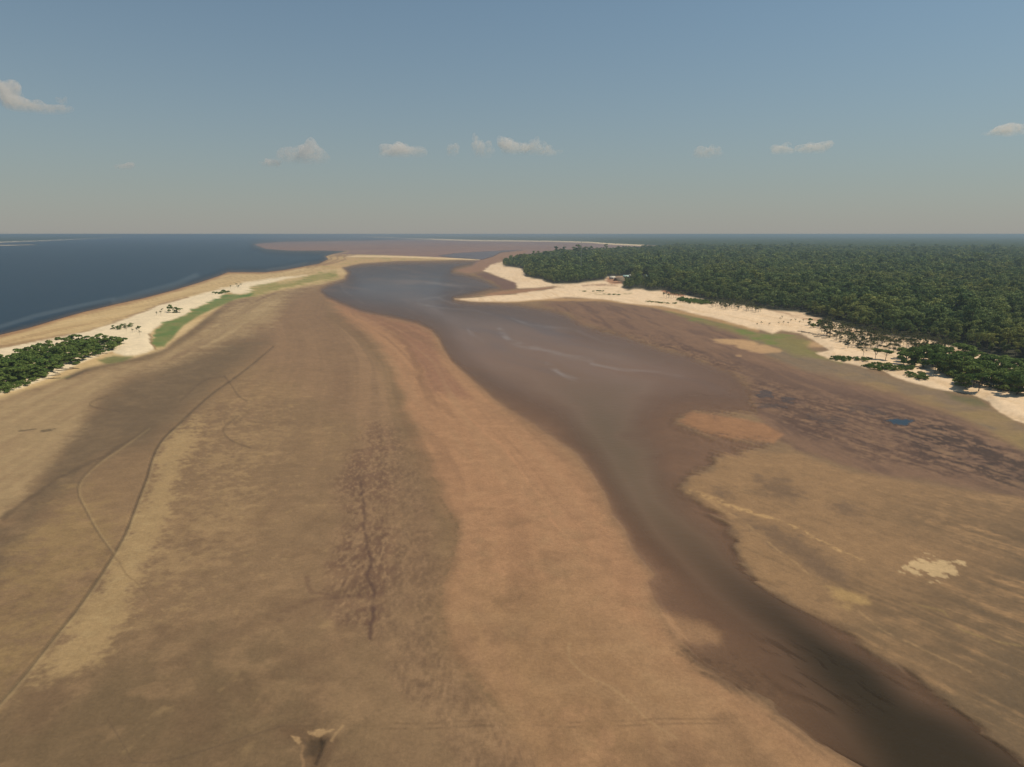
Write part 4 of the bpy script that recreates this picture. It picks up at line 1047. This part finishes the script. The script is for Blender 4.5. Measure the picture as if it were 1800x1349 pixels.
for (x, y, z) in fill([(1518, 642), (1545, 639), (1575, 646), (1602, 650), (1598, 653), (1555, 650)], 34, 1.8, 10):
    plant('bush', r.choice(BUSH_KINDS), x, y, z, (r.uniform(0.55, 0.9),) * 2, r.uniform(0, 6.28), 'low bright green bush between umbrella trees and wet shore, ' + side(x, y, (1545, 1573), ('left end', 'middle', 'right end')), 'bush', 'green bushes above the wet shore, ' + side(x, y, (1545, 1573), ('left end', 'middle', 'right end')), 'stem')
for (x, y, z) in fill([(1592, 657), (1610, 655), (1630, 664), (1622, 669), (1600, 664)], 12, 1.8, 11):
    plant('bush', r.choice(BUSH_KINDS), x, y, z, (r.uniform(0.6, 0.85),) * 2, r.uniform(0, 6.28), 'low green bush in the small patch below the flat topped tree', 'bush', 'bush patch below the flat topped tree', 'stem')
def belt_label(x, y):
    u, v = project(np.array([x]), np.array([y]), 1.5); u, v = float(u[0]), float(v[0])
    part = 'left end' if u < 1500 else 'left middle' if u < 1560 else 'right middle' if u < 1610 else 'right end'
    side = 'nearer the shore' if v > np.interp(u, [1440, 1520, 1600, 1680], [582, 599, 610, 617]) else 'nearer the forest'
    return ('spindly half bare sapling at the ' + part + ' of the sapling belt, ' + side, 'sapling', 'sapling belt, ' + part + ', ' + side)
for (x, y, z) in fill([(1445, 568), (1500, 582), (1560, 592), (1625, 600), (1680, 614), (1650, 624), (1580, 622), (1520, 616), (1470, 602), (1440, 588)], 170, 2.6, 12):
    s = r.uniform(1.0, 1.8)
    plant('sapling', r.choice(SAPLING_KINDS), x, y, z, (s, s), r.uniform(0, 6.28), *belt_label(x, y))
for (x, y, z) in fill([(1445, 568), (1500, 582), (1560, 592), (1625, 600), (1700, 618), (1690, 634), (1580, 624), (1520, 616), (1470, 602), (1440, 588)], 70, 3.0, 22):
    u_ = float(project(np.array([x]), np.array([y]), 1.5)[0][0])
    part = 'left end' if u_ < 1510 else 'middle' if u_ < 1600 else 'right end'
    plant('dry_bush', r.choice(DRY_BUSH_KINDS), x, y, z, (r.uniform(0.6, 1.2),) * 2, r.uniform(0, 6.28), 'low brownish bush among the saplings at the ' + part + ' of their belt', 'bush', 'dry bushes in the sapling belt, ' + part, 'stem')
for (x, y, z) in fill(RCLUMP, 40, 4.0, 23):
    u_ = float(project(np.array([x]), np.array([y]), 1.5)[0][0])
    part = 'left' if u_ < 1645 else 'middle' if u_ < 1730 else 'right'
    plant('bush', r.choice(BUSH_KINDS), x, y, z, (r.uniform(0.7, 1.2),) * 2, r.uniform(0, 6.28), 'low bush under the trees in the ' + part + ' part of the beach clump', 'bush', 'bushes under the beach clump, ' + part, 'stem')
for i, (u, v) in enumerate([(1423, 573), (1430, 577), (1436, 576), (1441, 574)]):
    one(u, v, 'scrub_tree', SCRUB_KINDS[i % 3], 0.72, 'thin crowned tree in the small grove left of the saplings', 'tree', 'small grove left of the saplings', 0.8)
one(1451, 583, 'scrub_tree', SCRUB_KINDS[3], 0.6, 'small dark flat topped tree between grove and saplings', 'tree')
for i, (u, v) in enumerate([(1331, 573), (1338, 572), (1352, 573), (1369, 572), (1377, 571), (1385, 573), (1390, 566), (1372, 563), (1375, 561), (1398, 567), (1405, 569), (1412, 567)]):
    one(u, v, 'sapling', SAPLING_KINDS[i % 4], 0.6, 'tiny scattered sapling on open sand left of the small grove', 'sapling', 'scattered saplings on open sand')
for i in range(10):
    one(1167 + i * 4.2, 524 + (i % 3) * 0.5, 'sapling', SAPLING_KINDS[i % 4], 1.5, 'upright sapling in the short row at the beach bend', 'sapling', 'sapling row at the beach bend')
for (x, y, z) in fill([(1192, 525), (1210, 527), (1250, 532), (1252, 537), (1215, 535), (1194, 530)], 46, 3.2, 13):
    plant('bush', r.choice(BUSH_KINDS), x, y, z, (r.uniform(1.0, 1.5),) * 2, r.uniform(0, 6.28), 'grey green bush in the strip at the beach bend, ' + side(x, y, (1222,), ('left half', 'right half')), 'bush', 'bush strip at the beach bend, ' + side(x, y, (1222,), ('left half', 'right half')), 'stem')
for (x, y, z) in fill([(1245, 533), (1300, 539), (1345, 546), (1330, 550), (1280, 546), (1250, 541)], 60, 3.0, 14):
    s = r.uniform(1.1, 1.8)
    plant('sapling', r.choice(SAPLING_KINDS), x, y, z, (s, s), r.uniform(0, 6.28), 'pale sapling under the forest right of the beach bend, ' + side(x, y, (1275, 1310), ('left third', 'middle third', 'right third')), 'sapling', 'saplings right of the beach bend, ' + side(x, y, (1275, 1310), ('left third', 'middle third', 'right third')))
for i, (u, v) in enumerate([(1140, 530.5), (1148, 531), (1156, 532), (1164, 532.5), (1175, 533), (1186, 533.5)]):
    one(u, v, 'bush', BUSH_KINDS[i % 3], 1.2, 'flat dark bush on the open beach below the sapling row', 'bush', 'flat bushes below the sapling row', 0.6)
for i, (u, v) in enumerate([(1028, 513), (1044, 512.5), (1052, 512), (1058, 512.5), (1072, 518), (1080, 519), (1088, 519.5)]):
    one(u, v, 'bush', BUSH_KINDS[i % 3], 1.2, 'flat olive bush on the sand in front of the village clearing', 'bush', 'bushes in front of the clearing', 0.5)

# ------------------------------------------------------------------ village in the clearing, mast
WALL_W = plain('white_boards', (0.62, 0.58, 0.50)); ROOF_T = plain('pale_green_sheet', (0.42, 0.55, 0.48), 0.5); ROOF_W = plain('pale_sheet', (0.70, 0.62, 0.48), 0.5)
THATCH = plain('thatch', (0.20, 0.14, 0.085), 0.95); DARK = plain('dark_opening', (0.03, 0.03, 0.03)); STEEL = plain('painted_steel', (0.62, 0.58, 0.52), 0.5)

def box(x0, x1, y0, y1, z0, z1):
    v = np.array([(x, y, z) for z in (z0, z1) for (x, y) in ((x0, y0), (x1, y0), (x1, y1), (x0, y1))], float)
    f = np.array([(3, 2, 1, 0), (4, 5, 6, 7), (0, 1, 5, 4), (1, 2, 6, 5), (2, 3, 7, 6), (3, 0, 4, 7)])
    return v, f

def house(u, v, L, W, H, rise, rz, roof_mat, label, thatched=False):
    x, y, z = spot(u, v, 3.5)
    root = add('stilt_hut' if thatched else 'cabin', None, loc=(x, y, z), rz=rz)
    l, w, o = L / 2, W / 2, 0.7
    if not thatched:
        gable = (np.array([(-l, -w, 0.2), (l, -w, 0.2), (l, w, 0.2), (-l, w, 0.2), (-l, -w, H), (l, -w, H), (l, w, H), (-l, w, H)], float), np.array([(0, 1, 5, 4), (1, 2, 6, 5), (2, 3, 7, 6), (3, 0, 4, 7)]))
        add('wall', mesh_np('wall', *gable, [WALL_W]), root)
        add('gable', mesh_np('gable', [(-l, -w, H), (-l, w, H), (-l, 0, H + rise - .1), (-l, 0, H + rise - .1), (l, w, H), (l, -w, H), (l, 0, H + rise - .1), (l, 0, H + rise - .1)], [(0, 1, 2, 3), (4, 5, 6, 7)], [WALL_W]), root)
        add('door', mesh_np('door', *box(-0.5, 0.5, -w - .04, -w + .02, 0.2, 2.2), [DARK]), root)
        for k in (-1, 1):
            add('window', mesh_np('window', *box(k * l * .6 - .5, k * l * .6 + .5, -w - .04, -w + .02, 1.1, 2.1), [DARK]), root)
    else:
        for sx in (-1, 1):
            for sy in (-1, 1):
                add('post', mesh_np('post', *tube([(sx * l * .9, sy * w * .9, -.3), (sx * l * .9, sy * w * .9, H)], [.12, .12]), [BARK]), root)
    for sy in (-1, 1):
        e0, e1 = (sy * (w + o), H - o * rise / w), (0.0, H + rise)
        vv_ = []
        for (dz) in (0, 0.14):
            vv_ += [(-l - o, e0[0], e0[1] + dz), (l + o, e0[0], e0[1] + dz), (l + o, e1[0] + sy * .01, e1[1] + dz), (-l - o, e1[0] + sy * .01, e1[1] + dz)]
        add('roof', mesh_np('roof', vv_, box(0, 1, 0, 1, 0, 1)[1], [roof_mat]), root)
    return tag(root, label, 'hut' if thatched else 'house')
house(1076, 489.5, 9, 6, 3.2, 1.8, 0.1, ROOF_W, 'small pale house nearest the left side of the forest clearing')
house(1100, 489, 9, 6, 3.6, 2.2, -0.1, ROOF_T, 'pale green roofed house in the forest clearing behind the hut')
house(1110, 488, 8, 6, 3.6, 2.0, 0.2, ROOF_W, 'cream roofed house right of the green roofed one')
house(1134, 490.5, 8, 7, 5.0, 3.0, 0.9, ROOF_T, 'pale green house standing alone among the trees')
house(1089, 495, 16, 12, 3.2, 5.2, 0.5, THATCH, 'large brown thatched hut at the front of the clearing', True)

mx_, my_, mz_ = spot(1021, 480, 3.5)
mast = add('radio_mast', None, loc=(mx_, my_, mz_))
Hm = 66.0; legs = [(0.5 * math.cos(a), 0.5 * math.sin(a)) for a in (0.3, 2.4, 4.5)]
for (lx, ly) in legs:
    add('leg', mesh_np('leg', *tube([(lx, ly, -.3), (lx * .9, ly * .9, Hm)], [.09, .07], 5), [STEEL]), mast)
br = []
for k in range(44):
    z0, z1 = k * 1.5, k * 1.5 + 1.5
    for j in range(3):
        p, q = legs[j], legs[(j + 1) % 3]
        br.append(tube([(p[0], p[1], z0), (q[0], q[1], z1)], [.04, .04], 3))
add('bracing', mesh_np('bracing', *join(br), [STEEL]), mast)
add('antenna', mesh_np('antenna', *tube([(0, 0, Hm - .5), (0, 0, Hm + 3)], [.06, .03], 5), [STEEL]), mast)
tag(mast, 'thin pale lattice radio mast rising out of the headland forest', 'mast')

# ------------------------------------------------------------------ driftwood
def log(u, v, L, rad_, rz, label):
    x, y, z = spot(u, v, 1.2)
    rr = np.random.default_rng(int(u * 10))
    pts = [(t * L - L / 2, rr.uniform(-.25, .25), rad_ * .5 + rr.uniform(0, .2)) for t in (0, .3, .6, 1)]
    o = add('driftwood_log', None, loc=(x, y, z), rz=rz)
    add('stem', mesh_np('stem', *tube(pts, [rad_, rad_ * .9, rad_ * .7, rad_ * .35], 7), [DEADWOOD]), o)
    for k in range(2):
        p = np.array(pts[1 + k])
        add('branch', mesh_np('branch', *tube([p, p + [0.6, rr.uniform(-1.4, 1.4), 0.7]], [rad_ * .4, rad_ * .15], 5), [DEADWOOD]), o)
    tag(o, label, 'log', 'driftwood on the beach')
for k, (u, v, L, rz) in enumerate([(1412, 583, 9, -.5), (1420, 585.5, 10, -.5), (1430, 588, 8, -.6), (1436, 590.5, 7, -.3), (1445, 592, 9, -.4), (1455, 597, 10, 0.1), (1440, 594, 8, -.2), (1462, 594, 8, -.2)]):
    log(u, v, L, 0.3, rz, 'dark driftwood log in the drift line below the small grove')
for (u, v, L, rz) in [(1620, 651, 7, .2), (1632, 664, 5, -.5)]:
    log(u, v, L, 0.3, rz, 'dark fallen log on white sand beside the flat topped tree')
for k, (u, v, L, rz) in enumerate([(90, 664, 9, .4), (99, 655, 8, -.5), (104, 651, 9, .1), (112, 648, 8, -.3), (95, 659, 7, .8), (120, 648, 6, .3), (131, 646, 7, -.2)]):
    log(u, v, L, 0.28, rz, 'pale fallen log on bare sand below the left thicket')

# ------------------------------------------------------------------ clouds: small fair-weather heaps far beyond the haze
mat_cloud = bpy.data.materials.new('cloud'); mat_cloud.use_nodes = True
nt = mat_cloud.node_tree; nt.nodes.remove(nt.nodes['Principled BSDF'])
pv = nt.nodes.new('ShaderNodeVolumePrincipled'); pv.inputs['Color'].default_value = (1.0, 0.95, 0.91, 1); pv.inputs['Density'].default_value = 0.0065; pv.inputs['Anisotropy'].default_value = 0.2
tc = nt.nodes.new('ShaderNodeTexCoord'); sp_ = nt.nodes.new('ShaderNodeSeparateXYZ'); nt.links.new(tc.outputs['Generated'], sp_.inputs[0])
up_ = node(nt, 'ShaderNodeMapRange', From__Min=0.12, From__Max=0.75, To__Min=0.0, To__Max=0.0085); nt.links.new(sp_.outputs['Z'], up_.inputs[0])
geo = node(nt, 'ShaderNodeNewGeometry'); cn = node(nt, 'ShaderNodeTexNoise', Scale=0.011, Detail=4.0, Roughness=0.65); nt.links.new(geo.outputs['Position'], cn.inputs['Vector'])
cm_ = node(nt, 'ShaderNodeMapRange', From__Min=0.38, From__Max=0.62); nt.links.new(cn.outputs['Fac'], cm_.inputs[0])
cd_ = node(nt, 'ShaderNodeMath', _operation='MULTIPLY'); nt.links.new(up_.outputs[0], cd_.inputs[0]); nt.links.new(cm_.outputs[0], cd_.inputs[1]); nt.links.new(cd_.outputs[0], pv.inputs['Density'])
nt.links.new(pv.outputs[0], nt.nodes['Material Output'].inputs['Volume'])
import bmesh
def cloud(u, v, w, h, seed, label):
    """w, h in frame pixels at 14 km"""
    w, h = w * 1.4, h * 1.5
    D = 14000.0
    dx, dy = (u - 900) / F, (674.5 - v) / F
    dirv = np.array([dx, CP + dy * SP, -SP + dy * CP]); dirv /= np.linalg.norm(dirv)
    c = np.array([0, 0, CAM_H]) + dirv * D / max(dirv[1], 0.3)
    k = D / F
    r_ = np.random.default_rng(seed)
    bm = bmesh.new()
    bmesh.ops.create_icosphere(bm, subdivisions=4, radius=1.0)
    V = np.array([x.co[:] for x in bm.verts])
    lob = [(r_.uniform(-.8, .8), r_.uniform(-.5, .5), 0, 0) for _ in range(9)]
    ext = np.ones(len(V)) * 0.55
    for _ in range(26):
        q = r_.normal(0, 1, 3); q[2] = abs(q[2]) * 0.8; q /= np.linalg.norm(q)
        ext += r_.uniform(0.10, 0.34) * np.exp(-((V - q) ** 2).sum(1) / r_.uniform(0.03, 0.16))
    for vtx, p, e_ in zip(bm.verts, V, ext):
        z_ = p[2] * e_
        vtx.co = (p[0] * e_ * w * k * 0.5, p[1] * e_ * w * k * 0.35, (z_ if z_ > 0 else z_ * 0.45) * h * k * 0.75)
    me = bpy.data.meshes.new('cloud'); bm.to_mesh(me); bm.free()
    me.materials.append(mat_cloud)
    o = add('cloud', me, loc=tuple(c))
    tag(o, label, 'cloud', 'small clouds above the horizon')
for a_ in [(540, 287, 58, 34, 1, 'rounded twin topped cloud, first from the left in the low row'), (707, 275, 58, 26, 2, 'small peaked cloud, second in the low row above the far river bank'),
           (795, 273, 20, 22, 3, 'tiny square cloud between two larger ones of the low row'), (847, 276, 30, 32, 4, 'narrow upright cloud left of the widest low cloud'),
           (903, 270, 50, 24, 5, 'left lobe of the widest cloud above the headland'), (938, 270, 30, 28, 6, 'knobbed highest top of the widest cloud above the headland'), (962, 274, 36, 18, 7, 'flat right end of the widest cloud above the headland'),
           (1243, 277, 34, 24, 8, 'faint peaked cloud above the right forest'), (1375, 269, 40, 18, 9, 'faint low cloud above the right forest, left of a wider one'), (1428, 268, 50, 18, 10, 'faint wide cloud above the right forest'),
           (1770, 238, 70, 16, 11, 'pale flat cloud at the right edge of the sky'), (12, 182, 58, 36, 12, 'pinkish ragged cloud at the left edge of the sky'), (68, 197, 70, 22, 13, 'thin trailing cloud right of the ragged one'), (111, 184, 14, 14, 14, 'tiny round puff of cloud at the upper left'),
           (220, 298, 28, 14, 15, 'very faint small cloud low over the blue river'), (478, 293, 30, 14, 16, 'faint wisp just left of the twin topped cloud')]:
    cloud(*a_)

# ------------------------------------------------------------------ haze: one box of even, pale air
hv, hf = box(-80000, 80000, -80000, 80000, -48.0, 81.5)
mat_haze = bpy.data.materials.new('haze'); mat_haze.use_nodes = True
nt = mat_haze.node_tree; nt.nodes.remove(nt.nodes['Principled BSDF'])
pv = nt.nodes.new('ShaderNodeVolumePrincipled')
pv.inputs['Color'].default_value = (0.42, 0.53, 0.63, 1)
pv.inputs['Density'].default_value = 0.00013
pv.inputs['Anisotropy'].default_value = 0.2
nt.links.new(pv.outputs[0], nt.nodes['Material Output'].inputs['Volume'])
tag(add('haze', mesh_np('haze', hv, hf, [mat_haze])), 'pale haze filling the air over the river plain', kind='stuff')
